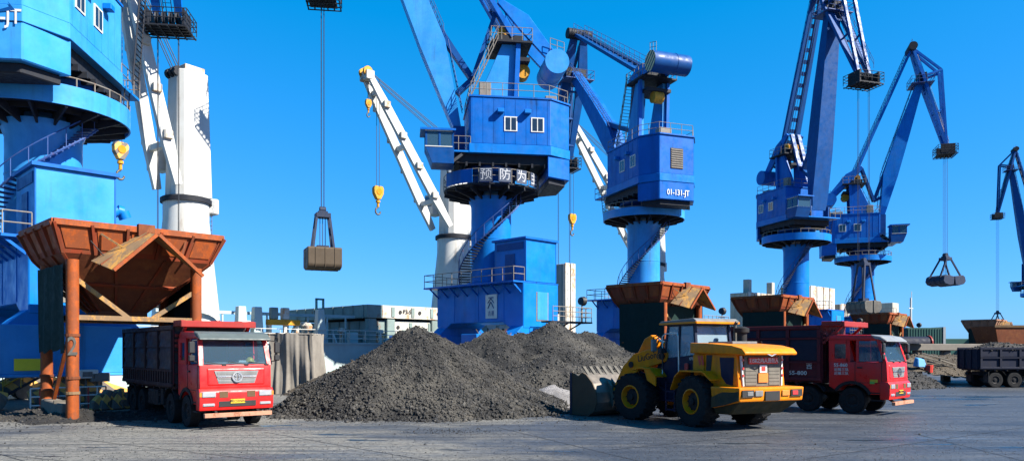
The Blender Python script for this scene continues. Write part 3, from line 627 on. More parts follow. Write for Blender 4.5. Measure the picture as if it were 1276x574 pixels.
def plane_tz(u, az):
    cy = 62 / (1 - u); cx = u * cy; sx, sy = math.cos(az), math.sin(az)
    def f(x, y):
        k = (x - 638) / F; t = (k * cy - cx) / (sx - k * sy); d = cy + t * sy
        return (t, CH + (HY - y) / F * d)
    return f
def grab(label, loc, rz, mat, size=1.0, opened=0, high=1.0, tall=1.0, boxy=False):
    """two-shell clamshell grab; its top hangs at loc"""
    r = thing('clamshell_grab', label, 'grab', loc, rz, 'grabs hanging from the portal cranes')
    k = size
    n_ = MB(); n_.box(-.55 * k, .55 * k, -.7 * k, .7 * k, -.75 * k, -.3 * k); n_.box(-.35 * k, .35 * k, -.45 * k, .45 * k, -.3 * k, -.1 * k); n_.lathe([(0, -.3 * k), (.3 * k, -.3 * k), (.3 * k, .3 * k), (0, .3 * k)], (0, 0, .05 * k), 'y', 14, False)
    n_.build('head_block', M['grab_dark'], r, .03)
    zt_, zbm = -.6 * k, -.6 * k - 3.4 * k * high
    wx = (1.05 + opened * .9) * k if not boxy else .6 * k; hw = 1.7 * k if not boxy else 1.6 * k
    n_ = MB()
    for sx in (-1, 1):
        for sy in (-1, 1): n_.beam((sx * .4 * k, sy * .6 * k, zt_), (sx * wx, sy * 1.0 * k, zbm + .1), .2 * k, .2 * k)
    n_.build('arm', M['grab_dark'], r)
    n_ = MB(); n_.box(-.4 * k, .4 * k, -.55 * k, .55 * k, zbm + .1 * k, zbm + .6 * k); n_.build('lower_block', M['grab_dark'], r)
    n_ = MB()
    for y in (-.25, 0, .25): n_.tube((0, y * k, zt_), (0, y * k, zbm + .5), .03, 5)
    n_.build('closing_rope', M['rope'], r)
    for sx in (-1, 1):
        hx = wx; pr = [(0, .25), (1.25, .15), (1.45, -.15), (1.4, -.9), (1.05, -1.35), (.25, -1.5), (-.0, -1.35)] if not opened else [(-.5, .3), (1.0, .5), (1.35, .25), (1.5, -.35), (1.2, -.75), (.3, -1.0), (-.35, -.85)]
        if boxy: pr = [(0, .35), (1.22, .35), (1.3, .25), (1.32, -1.3), (1.2, -1.55), (.5, -1.75), (0, -1.7)]
        pr = [(x, z * tall) for x, z in pr]; off = .04 if not opened else .5
        n_ = MB(); n_.prism([(sx * (off + x * k), zbm + z * k) for x, z in pr], 'y', -hw, hw)
        for y in (-.9, 0, .9): n_.prism([(sx * (off + x * k * 1.03 + .01), zbm + z * k * 1.03) for x, z in pr[1:6]], 'y', y * k - .05, y * k + .05)
        n_.build('shell', mat, r, .05)
    return r

# --- 1: cut by the left edge
a1 = math.atan2(.992, -.125)
crane('blue portal crane lettered JT, cut by the left edge, behind the hopper marked 2', (55 - 638) / F, a1, 14.3, ((2.9, 18.6), (14.6, 37.5)), (19.4, 27.6),
      dict(near=True, house='blue_light', column='blue_light', ring=3.85, fascia=.95, cab=1, number='1-JT', numz=16.85, numy=-1.18, numsize=.9, hang=5, x_end=2.3, stair0=-3.0, turns=3.1, rc=1.7))
# --- 2: the large one in the middle
a2 = math.atan2(-.14, -.99); u2 = (612 - 638) / F; f2 = plane_tz(u2, a2); g2 = f2(404, 262)
c2, t2 = crane('large blue portal crane in the middle, white Chinese characters around its ring platform', u2, a2, 15.0, (f2(571, 168), (10.85, 41.5)), f2(402, -15),
      dict(cab=1, sign=True, plate=True, hang=g2[1], fascia=0, ring=3.75, house='blue', drum=f2(690, 86), lever=f2(620, 10), stair0=-3.35, turns=3.1, onerope=True, jibmat='blue_light', column='blue_mid'))
grab('brown closed clamshell grab hanging alone against the sky left of the middle crane', t2, R(-66), M['grab'], .80, tall=1.0, boxy=True)
# --- 3: number 01-131-JT
a3 = math.atan2(.937, -.35); u3 = (802 - 638) / F; f3 = plane_tz(u3, a3); Pr = f3(722, 42); Pp = f3(716, 92)
crane('blue portal crane numbered 01-131-JT with a striped counterweight drum', u3, a3, 15.5, ((3.2, 20.4), Pp), (Pp[0] + (Pp[0] - Pr[0]) * 2.3, Pp[1] + (Pp[1] - Pr[1]) * 2.3),
      dict(noshed=True, number='01-131-JT', numy=-.1, numsize=.72, numz=16.9, striped=True, drummat='blue_dark', jibmat='blue', hang=6, cab=-1, column='blue_light', stair0=-3.4, turns=3.1, flymat='blue_dark', mast=6.2, drum=(-4.5, 29.3), lever=(.9, 28.9)))
# --- 4: steep jib, rope over the far hopper
a4 = math.atan2(-.954, .30); u4 = (992 - 638) / F; f4 = plane_tz(u4, a4); g4 = f4(1092, 322)
T4 = f4(1076, 97); P4 = f4(1038, 8)
c4, t4 = crane('blue portal crane with a steep jib reaching above the picture, right of the yellow loader', u4, a4, 16.6, (f4(1019, 262), P4), T4,
      dict(noshed=True, cab=-1, cabz=2.3, hang=g4[1], far=True, ring=4.2, drummat='blue', jibmat='blue_dark', flymat='blue_dark', stair0=-3.6, turns=2.6, column='blue_mid', wj=2.3, fascia=.9))
grab('grey closed grab on ropes just above the fourth hopper, before a blue column', t4, R(20), M['steel'], .85, 0, 1.5)
# --- 5: jib leaning right, grab open
a5 = math.atan2(-.28, .96); u5 = (1075 - 638) / F; f5 = plane_tz(u5, a5); g5 = f5(1182, 318)
R5 = f5(1136, 62); P5 = f5(1148, 98); T5 = f5(1178, 186)
c5, t5 = crane('blue portal crane with its jib leaning right, open grab hanging from the tip', u5, a5, 16.0, (f5(1098, 272), P5), T5,
      dict(noshed=True, cab=-1, cabz=2.2, hang=g5[1], far=True, ring=3.9, rear=.42, drummat='blue', flymat='blue', stair0=-3.6, turns=2.6, column='blue_mid', wj=1.7))
grab('open dark blue grab hanging clear against the sky at the right', t5, R(15), M['grab_dark'], 1.0, 1, .85)
# --- 6: at the right edge
a6 = math.atan2(.30, -.95); u6 = .69; f6 = plane_tz(u6, a6)
P6 = f6(1259, 208); T6 = f6(1243, 268); g6 = f6(1243, 388)
c6, t6 = crane('distant blue portal crane mostly beyond the right edge of the picture', u6, a6, 17.0, (f6(1277, 330), P6), T6,
      dict(cab=-1, hang=g6[1], far=True, rear=.35, flymat='blue_dark', jibmat='blue_dark'))
grab('pale small open grab far off above the rightmost brown hopper', t6, R(10), M['hatch_grey'], .9, 1, .9)
# ================================================================== hoppers
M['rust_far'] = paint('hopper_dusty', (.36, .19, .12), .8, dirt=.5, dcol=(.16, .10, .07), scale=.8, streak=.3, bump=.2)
def hopper(label, loc, net='side', number=None, mats=('rust', 'orange', 'rust_pale')):
    r = thing('hopper', label, 'hopper', (loc[0], loc[1], 0), S45, 'truck-loading hoppers in a row along the quay')
    mr, mo, mp_ = (M[k] for k in mats)
    x0, x1, y0, y1, zt = -.67, 5.5, -.25, 4.45, 7.2
    o0, o1, q0, q1, zo = 1.5, 3.2, 1.9, 3.2, 4.15
    i_ = .38; zk = 6.15
    top = [(x0, y0, zt), (x1, y0, zt), (x1, y1, zt), (x0, y1, zt)]; kne = [(x0 + i_, y0 + i_, zk), (x1 - i_, y0 + i_, zk), (x1 - i_, y1 - i_, zk), (x0 + i_, y1 - i_, zk)]
    bot = [(o0, q0, zo), (o1, q0, zo), (o1, q1, zo), (o0, q1, zo)]
    cen = Vector((2.2, 1.9, 5.6))
    for i in range(4):
        j = (i + 1) % 4
        for lev, (up_, dn_) in enumerate(((top, kne), (kne, bot))):
            quad = [Vector(up_[i]), Vector(up_[j]), Vector(dn_[j]), Vector(dn_[i])]
            n = (quad[1] - quad[0]).cross(quad[3] - quad[0]).normalized()
            if n.dot(quad[0] - cen) < 0: n = -n
            wall = MB().hexa(quad, [q - n * .05 for q in quad]).build('skirt_wall' if lev == 0 else 'funnel_wall', mr if lev == 0 else M['rust_dark'] if mats[0] == 'rust' else mr, r)
            L = (quad[1] - quad[0]).length; k = max(3, round(L / 1.25)) if lev == 0 else 3
            for m in range(k + 1):                                      # stiffening ribs down the slope
                f = m / k; a = quad[0].lerp(quad[1], f); b = quad[3].lerp(quad[2], f)
                MB().beam(a + n * .02, b + n * .02, .09, .26 if lev == 0 else .12, .09, .12 if lev == 0 else .08, up=n).build('rib', mr, wall)
            if lev == 0:
                for m in range(k):                                      # infill plates, orange where the paint holds
                    f0, f1 = (m + .14) / k, (m + .86) / k
                    a, b = quad[0].lerp(quad[1], f0), quad[0].lerp(quad[1], f1); c, d = quad[3].lerp(quad[2], f1), quad[3].lerp(quad[2], f0)
                    g = [a.lerp(d, .12), b.lerp(c, .12), b.lerp(c, .82), a.lerp(d, .82)]
                    MB().hexa([q + n * .012 for q in g], [q + n * .03 for q in g]).build('plate', mo if (i == 0 or m % 2) else mr, wall)
            else:
                a = quad[0].lerp(quad[3], .5); b = quad[1].lerp(quad[2], .5); MB().beam(a + n * .05, b + n * .05, .12, .1, up=n).build('girth', mr, wall)
    n_ = MB()
    for (a, b) in ((0, 1), (1, 2), (2, 3), (3, 0)): n_.beam(top[a], top[b], .14, .22)
    n_.build('rim', mo, r)
    n_ = MB(); n_.box(o0 - .06, o1 + .06, q0 - .06, q1 + .06, zo - .35, zo); n_.build('outlet', M['rust_dark'], r)
    # posts
    for (x, y) in ((0, 0), (4.5, 0), (0, 3.4), (4.5, 3.4)):
        p = MB(); p.tube((x, y, 0), (x, y, 5.9), .215, 14); po = p.build('post', mo, r, smooth=40)
        for z in (1.0, 1.55, 3.1): MB().lathe([(.2, z), (.25, z), (.25, z + .1), (.2, z + .1)], (x, y, 0), 'z', 14).build('clamp', M['rust_dark'] if y or z > 1.2 else M['rust_pale'], po)
    for (a, b) in (((0, 0), (4.5, 0)), ((0, 3.4), (4.5, 3.4))):
        A = Vector((*a, 3.8)); B = Vector((*b, 3.8)); MB().beam(A, B, .16, .18).build('cross_beam', M['rust_pale'], r)
        m = A.lerp(B, .5)
        MB().beam(Vector((*a, 5.3)), m + Vector((-.3, 0, 0)), .1, .16).build('brace', M['rust_pale'], r); MB().beam(Vector((*b, 5.0)), m + Vector((.5, 0, 0)), .1, .16).build('brace', M['rust_pale'], r)
    MB().beam((0, 0, 3.8), (0, 3.4, 3.8), .16, .18).build('cross_beam', M['rust_dark'], r); MB().beam((4.5, 0, 3.8), (4.5, 3.4, 3.8), .16, .18).build('cross_beam', M['rust_dark'], r)
    MB().beam((0.1, 3.2, .2), (.1, .4, 3.6), .12, .12).build('brace', mo, r)
    # dust net panels
    def net_panel(a, b, z0, z1):
        a = Vector(a); b = Vector(b); d = b - a; k = 10; vs = []; fs = []; nn_ = Vector((-d.y, d.x)).normalized()
        for i in range(k + 1):
            for j in range(5):
                p = a.lerp(b, i / k); z = z1 + (z0 + random.uniform(-.1, .1) * (j == 0) - z1) * (1 - j / 4); o = math.sin(i * 1.9 + j * .4) * .05 + random.uniform(-.02, .02)
                vs.append((p.x + nn_.x * o, p.y + nn_.y * o, z))
        for i in range(k):
            for j in range(4): fs.append((i * 5 + j, (i + 1) * 5 + j, (i + 1) * 5 + j + 1, i * 5 + j + 1))
        MB().add(vs, fs).build('dust_net', M['net'], r, smooth=60)
    if net == 'side':
        net_panel((-.24, .1), (-.24, 3.5), 2.55, 5.75); net_panel((4.74, 0), (4.74, 3.4), 2.9, 5.5)
    else:
        net_panel((-.24, -.2), (-.24, 3.6), 1.5, 5.9); net_panel((-.2, .24), (4.7, .24), 2.2, 5.7); net_panel((4.74, -.2), (4.74, 3.6), 1.5, 5.9)
    # gabled spill canopy on the land side
    ax = 2.45; apex_f, apex_b = Vector((ax, -1.55, 6.85)), Vector((ax, -.1, 7.12))
    for sg, ex in ((-1, .95), (1, 4.1)):
        ef, eb = Vector((ex, -1.55, 5.42)), Vector((ex - sg * -.35, -.15, 5.85))
        w = MB(); q = [apex_f, apex_b, eb, ef]; n = (apex_b - apex_f).cross(ef - apex_f).normalized(); n = n if n.z > 0 else -n
        w.hexa(q, [p + n * .05 for p in q]); leaf = w.build('canopy_leaf', mp_, r)
        MB().beam(apex_f + n * .06, ef + n * .06, .08, .12).build('edge_strip', mo, leaf); MB().beam(apex_f.lerp(apex_b, .55) + n * .07, ef.lerp(eb, .55) + n * .07, .06, .06).build('seam', M['rust_dark'], leaf)
    MB().beam((.9, -.2, 6.9), (1.75, -1.05, 6.15), .06, .06).build('strut', M['rust_pale'], r); MB().beam((4.0, -.2, 6.9), (3.5, -1.0, 6.0), .06, .06).build('strut', M['rust_dark'], r)
    MB().box(ax - .3, ax + .3, -.42, -.2, 6.95, 7.4).build('lug', M['rust_dark'], r)
    # a slack cable along the lit face
    pts = [(.5, -.35, 6.6), (.9, -.42, 6.1), (1.4, -.45, 5.95), (1.9, -.45, 6.2), (2.1, -.4, 6.8)]
    MB().path(pts, .02, 5).build('cable', M['ink'], r)
    if number:
        v = Vector((-loc[0], -loc[1], 0)).normalized(); Rm = Matrix.Rotation(-S45, 4, 'Z'); v = Rm @ v; side = Vector((0, 0, 1)).cross(v)
        text('number_lettering', number, r, M['steel'], .95, v * .235 + Vector((0, 0, 2.72)), side, (0, 0, 1), .72)
    return r
h1 = hopper('nearest rusty orange hopper on pipe posts, marked 2, above the left dump truck', (-16.0, 27.75), 'side', '2')
hopper('rust-red hopper with green netting behind the yellow loader', (10.5, 52.65), 'full')
hopper('rusty hopper behind the red cab truck, right of the loader cab', (23.1, 64.95), 'full')
hopper('rusty hopper under the grey grab, beyond the red dump truck', (47.3, 95.6), 'full', None, ('rust', 'orange', 'rust_pale'))
hopper('farthest dusty brown hopper above the dark coal truck at the right', (73.6, 116), 'full', None, ('rust_far', 'rust_far', 'rust_pale'))

# ================================================================== coal heaps
from mathutils import noise as mnoise
def coal_mat(name, lo, hi, dust, amount, island=False):
    m, nt, b = new_mat(name)
    f1 = tex(nt, 9, detail=7, rough=.8); f2 = tex(nt, .33, detail=5, rough=.6)
    c = mixc(nt, ramp(nt, f1, [(.35, 0), (.68, 1)]), lo, hi)
    if island:                                                     # every lump its own tone
        g = nt.nodes.new('ShaderNodeNewGeometry')
        c = mixc(nt, ramp(nt, g.outputs['Random Per Island'], [(0, .8), (.5, .4), (.75, 0)]), c, (.010, .010, .011))
        c = mixc(nt, ramp(nt, g.outputs['Random Per Island'], [(.86, 0), (1, .45)]), c, (.19, .175, .15))
    c = mixc(nt, ramp(nt, f2, [(.47, 0), (.60, amount)]), c, dust)
    c = mixc(nt, ramp(nt, tex(nt, .55, detail=6, rough=.7), [(.50, 0), (.62, .7)]), c, [x * .6 for x in lo])          # damp, freshly tipped patches
    nt.links.new(c, b.inputs['Base Color']); b.inputs['Roughness'].default_value = .6 if island else .8; b.inputs['Specular IOR Level'].default_value = .4
    bp = nt.nodes.new('ShaderNodeBump'); bp.inputs['Strength'].default_value = 1; bp.inputs['Distance'].default_value = .15
    nt.links.new(tex(nt, 7, detail=8, rough=.8), bp.inputs['Height']); nt.links.new(bp.outputs[0], b.inputs['Normal']); return m
COAL = coal_mat('coal_ore', (.008, .0075, .0075), (0.025, 0.023, 0.020), (.085, .077, .063), .62)
LUMP = coal_mat('coal_lump', (.02, .019, .018), (.044, .041, .038), (.088, .079, .065), .48, True)
COAL_B = coal_mat('coal_black', (.006, .006, .007), (.019, .018, .018), (.06, .05, .038), .4)
POWDER = coal_mat('pale_powder', (.16, .15, .15), (.26, .25, .25), (.2, .19, .18), .5)
EARTH = coal_mat('brown_fines', (.045, .034, .022), (0.076, 0.058, 0.038), (0.111, 0.085, 0.055), .6)
OCT = np.array([[1, 0, 0], [-1, 0, 0], [0, 1, 0], [0, -1, 0], [0, 0, 1], [0, 0, -1]], float)
OCF = np.array([[0, 2, 4], [2, 1, 4], [1, 3, 4], [3, 0, 4], [2, 0, 5], [1, 2, 5], [3, 1, 5], [0, 3, 5]])
def lumps(name, pts, sizes, mat, parent, kind='stuff'):
    n = len(pts)
    if not n: return None
    v = OCT[None] * (1 + RNG.uniform(-.42, .42, (n, 6, 1))) + RNG.normal(0, .16, (n, 6, 3))
    q = RNG.normal(size=(n, 4)); q /= np.linalg.norm(q, axis=1)[:, None]; w, x, y, z = q.T
    Rm = np.stack([1 - 2 * (y * y + z * z), 2 * (x * y - z * w), 2 * (x * z + y * w), 2 * (x * y + z * w), 1 - 2 * (x * x + z * z), 2 * (y * z - x * w), 2 * (x * z - y * w), 2 * (y * z + x * w), 1 - 2 * (x * x + y * y)], 1).reshape(n, 3, 3)
    v = np.einsum('nij,nkj->nki', Rm, v * np.array([1, .85, .7])) * np.asarray(sizes)[:, None, None] + np.asarray(pts)[:, None, :]
    f = (OCF[None] + (np.arange(n) * 6)[:, None, None]).reshape(-1, 3)
    me = bpy.data.meshes.new(name); me.vertices.add(n * 6); me.vertices.foreach_set('co', v.astype(np.float32).ravel())
    me.loops.add(len(f) * 3); me.loops.foreach_set('vertex_index', f.astype(np.int32).ravel()); me.polygons.add(len(f)); me.polygons.foreach_set('loop_start', np.arange(0, len(f) * 3, 3, dtype=np.int32)); me.update(calc_edges=True)
    me.materials.append(mat); o = bpy.data.objects.new(name, me); col.objects.link(o); o.parent = parent; o['kind'] = kind; return o
def heap(name, label, cones, bounds, res, nl, smin, smax, mat, lump, slope=.72, rough=.16, z0=0.0, group='heaps of black ore on the quay'):
    x0, x1, y0, y1 = bounds
    def H(x, y):
        w = mnoise.noise(Vector((x * .35, y * .35, 3.1))) * .55 + mnoise.noise(Vector((x * .9, y * .9, 7.7))) * .22
        h = -1
        for (cx, cy, ht, sl, kx) in cones:
            d = math.hypot((x - cx) / kx, y - cy); d = math.sqrt(d * d + .05) - .1
            h = max(h, ht - d * sl + w * .75 * min(1, d * .6))
        th = math.atan2(y - cones[0][1], x - cones[0][0]); h += mnoise.noise(Vector((math.cos(th) * 7, math.sin(th) * 7, h * .25))) * .16
        h += mnoise.noise(Vector((x * 2.7, y * 2.7, 1.3))) * rough * .6 + mnoise.noise(Vector((x * 6, y * 6, 4.3))) * rough * .35
        return h
    nx = int((x1 - x0) / res) + 1; ny = int((y1 - y0) / res) + 1
    vs = []; 
    for j in range(ny):
        for i in range(nx):
            x = x0 + i * res; y = y0 + j * res; vs.append((x, y, max(-.06, H(x, y))))
    fs = []
    for j in range(ny - 1):
        for i in range(nx - 1):
            k = j * nx + i
            q = (k, k + 1, k + nx + 1, k + nx)
            if max(vs[m][2] for m in q) > -.05: fs.append(q)
    me = bpy.data.meshes.new(name); me.from_pydata([(x, y, z + z0) for x, y, z in vs], [], fs); me.materials.append(mat)
    me.polygons.foreach_set('use_smooth', [True] * len(me.polygons))
    o = bpy.data.objects.new(name, me); col.objects.link(o); tag(o, label, 'heap', group)
    pts = []; sz = []
    tries = 0
    while len(pts) < nl and tries < nl * 6:
        tries += 1; x = random.uniform(x0, x1); y = random.uniform(y0, y1); h = H(x, y)
        if h < -.02:
            if h < -.5 or random.random() > .10: continue
            h = 0
        s = smin + (smax - smin) * random.random() ** 3.5 * (1.25 - .5 * min(1, max(0, h) / 3)); pts.append((x, y, h + z0 + s * .15)); sz.append(s)
    for _ in range(nl // 130):                                      # bigger lumps roll to the foot
        for _t in range(30):
            x = random.uniform(x0, x1); y = random.uniform(y0, y1); h = H(x, y)
            if -.25 < h < .5: pts.append((x, y, max(0, h) + z0 + .03)); sz.append(random.uniform(.06, .15) * (1 if smax > .07 else .4)); break
    lumps('ore_lump', pts, sz, lump, o)
    return o
heap('ore_heap', 'big black ore heap in the foreground, between red truck and loader', [(-4.3, 33.6, 3.7, .66, 1.05), (-2.6, 33.8, 2.9, .64, 1.1), (-6.5, 32.5, 2.0, .6, 1.1)], (-11.5, 5.5, 27.2, 40, ), .1, 60000, .012, .085, COAL, LUMP)
heap('ore_heap', 'rear ore heap with two peaks, behind the loader bucket', [(-1.0, 46.0, 3.95, .62, 1.15), (.6, 46.2, 3.75, .6, 1.2), (2.5, 46.5, 4.4, .66, 1.1), (4.6, 46.8, 3.8, .62, 1.2), (2.0, 42.0, 2.4, .6, 1.3), (-.5, 40.5, 1.6, .55, 1.3)], (-8, 13, 37.5, 53), .15, 34000, .018, .1, COAL, LUMP)
heap('powder_spill', 'pale grey powder spilled at the foot of the rear heap beside the loader bucket', [(1.9, 35.6, 1.0, .5, 1.0)], (-.5, 4.5, 33, 38.5), .14, 500, .01, .04, POWDER, POWDER, rough=.05, group=None)
heap('ore_heap', 'small pale heap peeking out behind the big foreground heap', [(-9.4, 46, 2.05, .6, 1.1)], (-13.5, -5, 42.5, 50), .22, 2500, .03, .1, EARTH, LUMP)
heap('ore_heap', 'low dark heap between the red truck and the far coal truck', [(26.6, 54.5, 2.0, .62, 1.2), (24.0, 54, 2.0, .55, 1.2)], (20, 32, 49.5, 58), .2, 5000, .02, .1, COAL_B, COAL_B)
heap('spilled_ore', 'low spill of black ore around the foot of the marked hopper', [(-16.2, 28.6, .42, .3, 1.5), (-18.5, 29.5, .35, .25, 1.6), (-13.2, 30.6, .4, .3, 1.5)], (-22.5, -9, 26, 33.5), .15, 3500, .015, .07, COAL_B, LUMP, rough=.08, group='low spills of ore')
# loose grit thrown about on the quay
pts = []; sz = []
for (cx, cy, sx, sy, n) in ((-3, 28.2, 6, .9, 900), (-2, 24.5, .9, .5, 260), (3, 30, 3, 1.2, 500), (-14, 26, 4, 1.2, 400), (21, 44, 5, 3, 500), (0, 24, 14, 3.5, 250)):
    for _ in range(n): pts.append((random.gauss(cx, sx), random.gauss(cy, sy), .012)); sz.append(random.uniform(.006, .022) if random.random() < .94 else random.uniform(.022, .05))
for _ in range(6500):
    d = 17.8 * (1.0 / max(.02, random.random())) ** .45; u_ = random.uniform(-.7, .7)
    if d < 70: pts.append((u_ * d, d, .008)); sz.append(random.uniform(.004, .016))
keep = [i for i, p in enumerate(pts) if p[1] > 17.5]; pts = [pts[i] for i in keep]; sz = [sz[i] for i in keep]
grit = lumps('loose_grit', pts, sz, LUMP, None); tag(grit, 'loose black grit scattered over the open quay ground', 'grit')
# ================================================================== vehicles
M['bucket'] = paint('worn_bucket', (.24, .21, .18), .45, .4, dirt=.5, dcol=(.09, .07, .055), scale=1.3, streak=.35, bump=.12)
M['bumper_dirt'] = paint('oily_counterweight', (.03, .04, .028), .6, dirt=.5, dcol=(.2, .11, .02), scale=1.4, streak=.2, bump=.2)
M['visor'] = paint('silver_visor', (.30, .31, .31), .4, .2, dirt=.3, scale=2)
M['greyteal'] = paint('grey_visor', (.10, .125, .125), .45, dirt=.3, scale=2)
M['hatpeg'] = plain('helmet_yellow', (.8, .55, .05), .4)
M['steplight'] = paint('bumper_bar', (.55, .27, .17), .6, dirt=.5, dcol=(.2, .1, .07), scale=3, rust=.3)
def wheel(parent, c, r, w, side, rim, lugs=0, rr=.56, A=None):
    ring = lugs > 0
    """c: centre; side +1: outer face towards +y"""
    A = A or Matrix(); h = w / 2
    T = A @ Matrix.Translation(c)
    t = MB(T); t.lathe([(r * rr, -h * .85), (r * .8, -h), (r * .95, -h * .92), (r, -h * .72), (r, h * .72), (r * .95, h * .92), (r * .8, h), (r * rr, h * .85)], (0, 0, 0), 'y', 40)
    if lugs:
        for k in range(lugs):
            for sg in (-1, 1):
                th = 2 * math.pi * (k + (.5 if sg > 0 else 0)) / lugs; ca, sa = math.cos(th), math.sin(th); th2 = th + .13; cb, sb = math.cos(th2), math.sin(th2)
                t.beam((ca * r * .985, sg * h * .98, sa * r * .985), (cb * r * 1.01, sg * h * .06, sb * r * 1.01), r * .09, r * .06, up=(ca, 0, sa))
    else:
        for f in (-.35, 0, .35): t.lathe([(r * .99, f * w - .012), (r * 1.006, f * w - .05), (r * 1.006, f * w + .05), (r * .99, f * w + .012)], (0, 0, 0), 'y', 40)
    ty = t.build('tyre', M['tyre'], parent, smooth=35)
    o = side * h
    q = MB(T); ro = r * rr * 1.02
    q.lathe([(ro, o * .9), (ro * .9, o * .93), (ro * .84, o * .62), (ro * (.78 if ring else .55), o * .42), (ro * (.72 if ring else .45), o * (.3 if ring else .62)), (0, o * (.28 if ring else .66)), (0, -o * .6), (ro, -o * .6)], (0, 0, 0), 'y', 28)
    ri = q.build('rim', rim, ty, smooth=30)
    q = MB(T)
    for k in range(10): th = k * math.pi / 5; q.tube((math.cos(th) * ro * .65, o * .4, math.sin(th) * ro * .65), (math.cos(th) * ro * .65, o * .58, math.sin(th) * ro * .65), r * .03, 6)
    if ring: q.lathe([(0, o * .2), (ro * .7, o * .2), (ro * .66, o * .5), (ro * .4, o * .58), (0, o * .6)], (0, 0, 0), 'y', 20, False)
    q.lathe([(0, o * .3), (ro * .3, o * .3), (ro * .26, o * .8), (0, o * .84)], (0, 0, 0), 'y', 14, False)
    q.build('hub', M['chassis'], ty, smooth=30)
    return ty

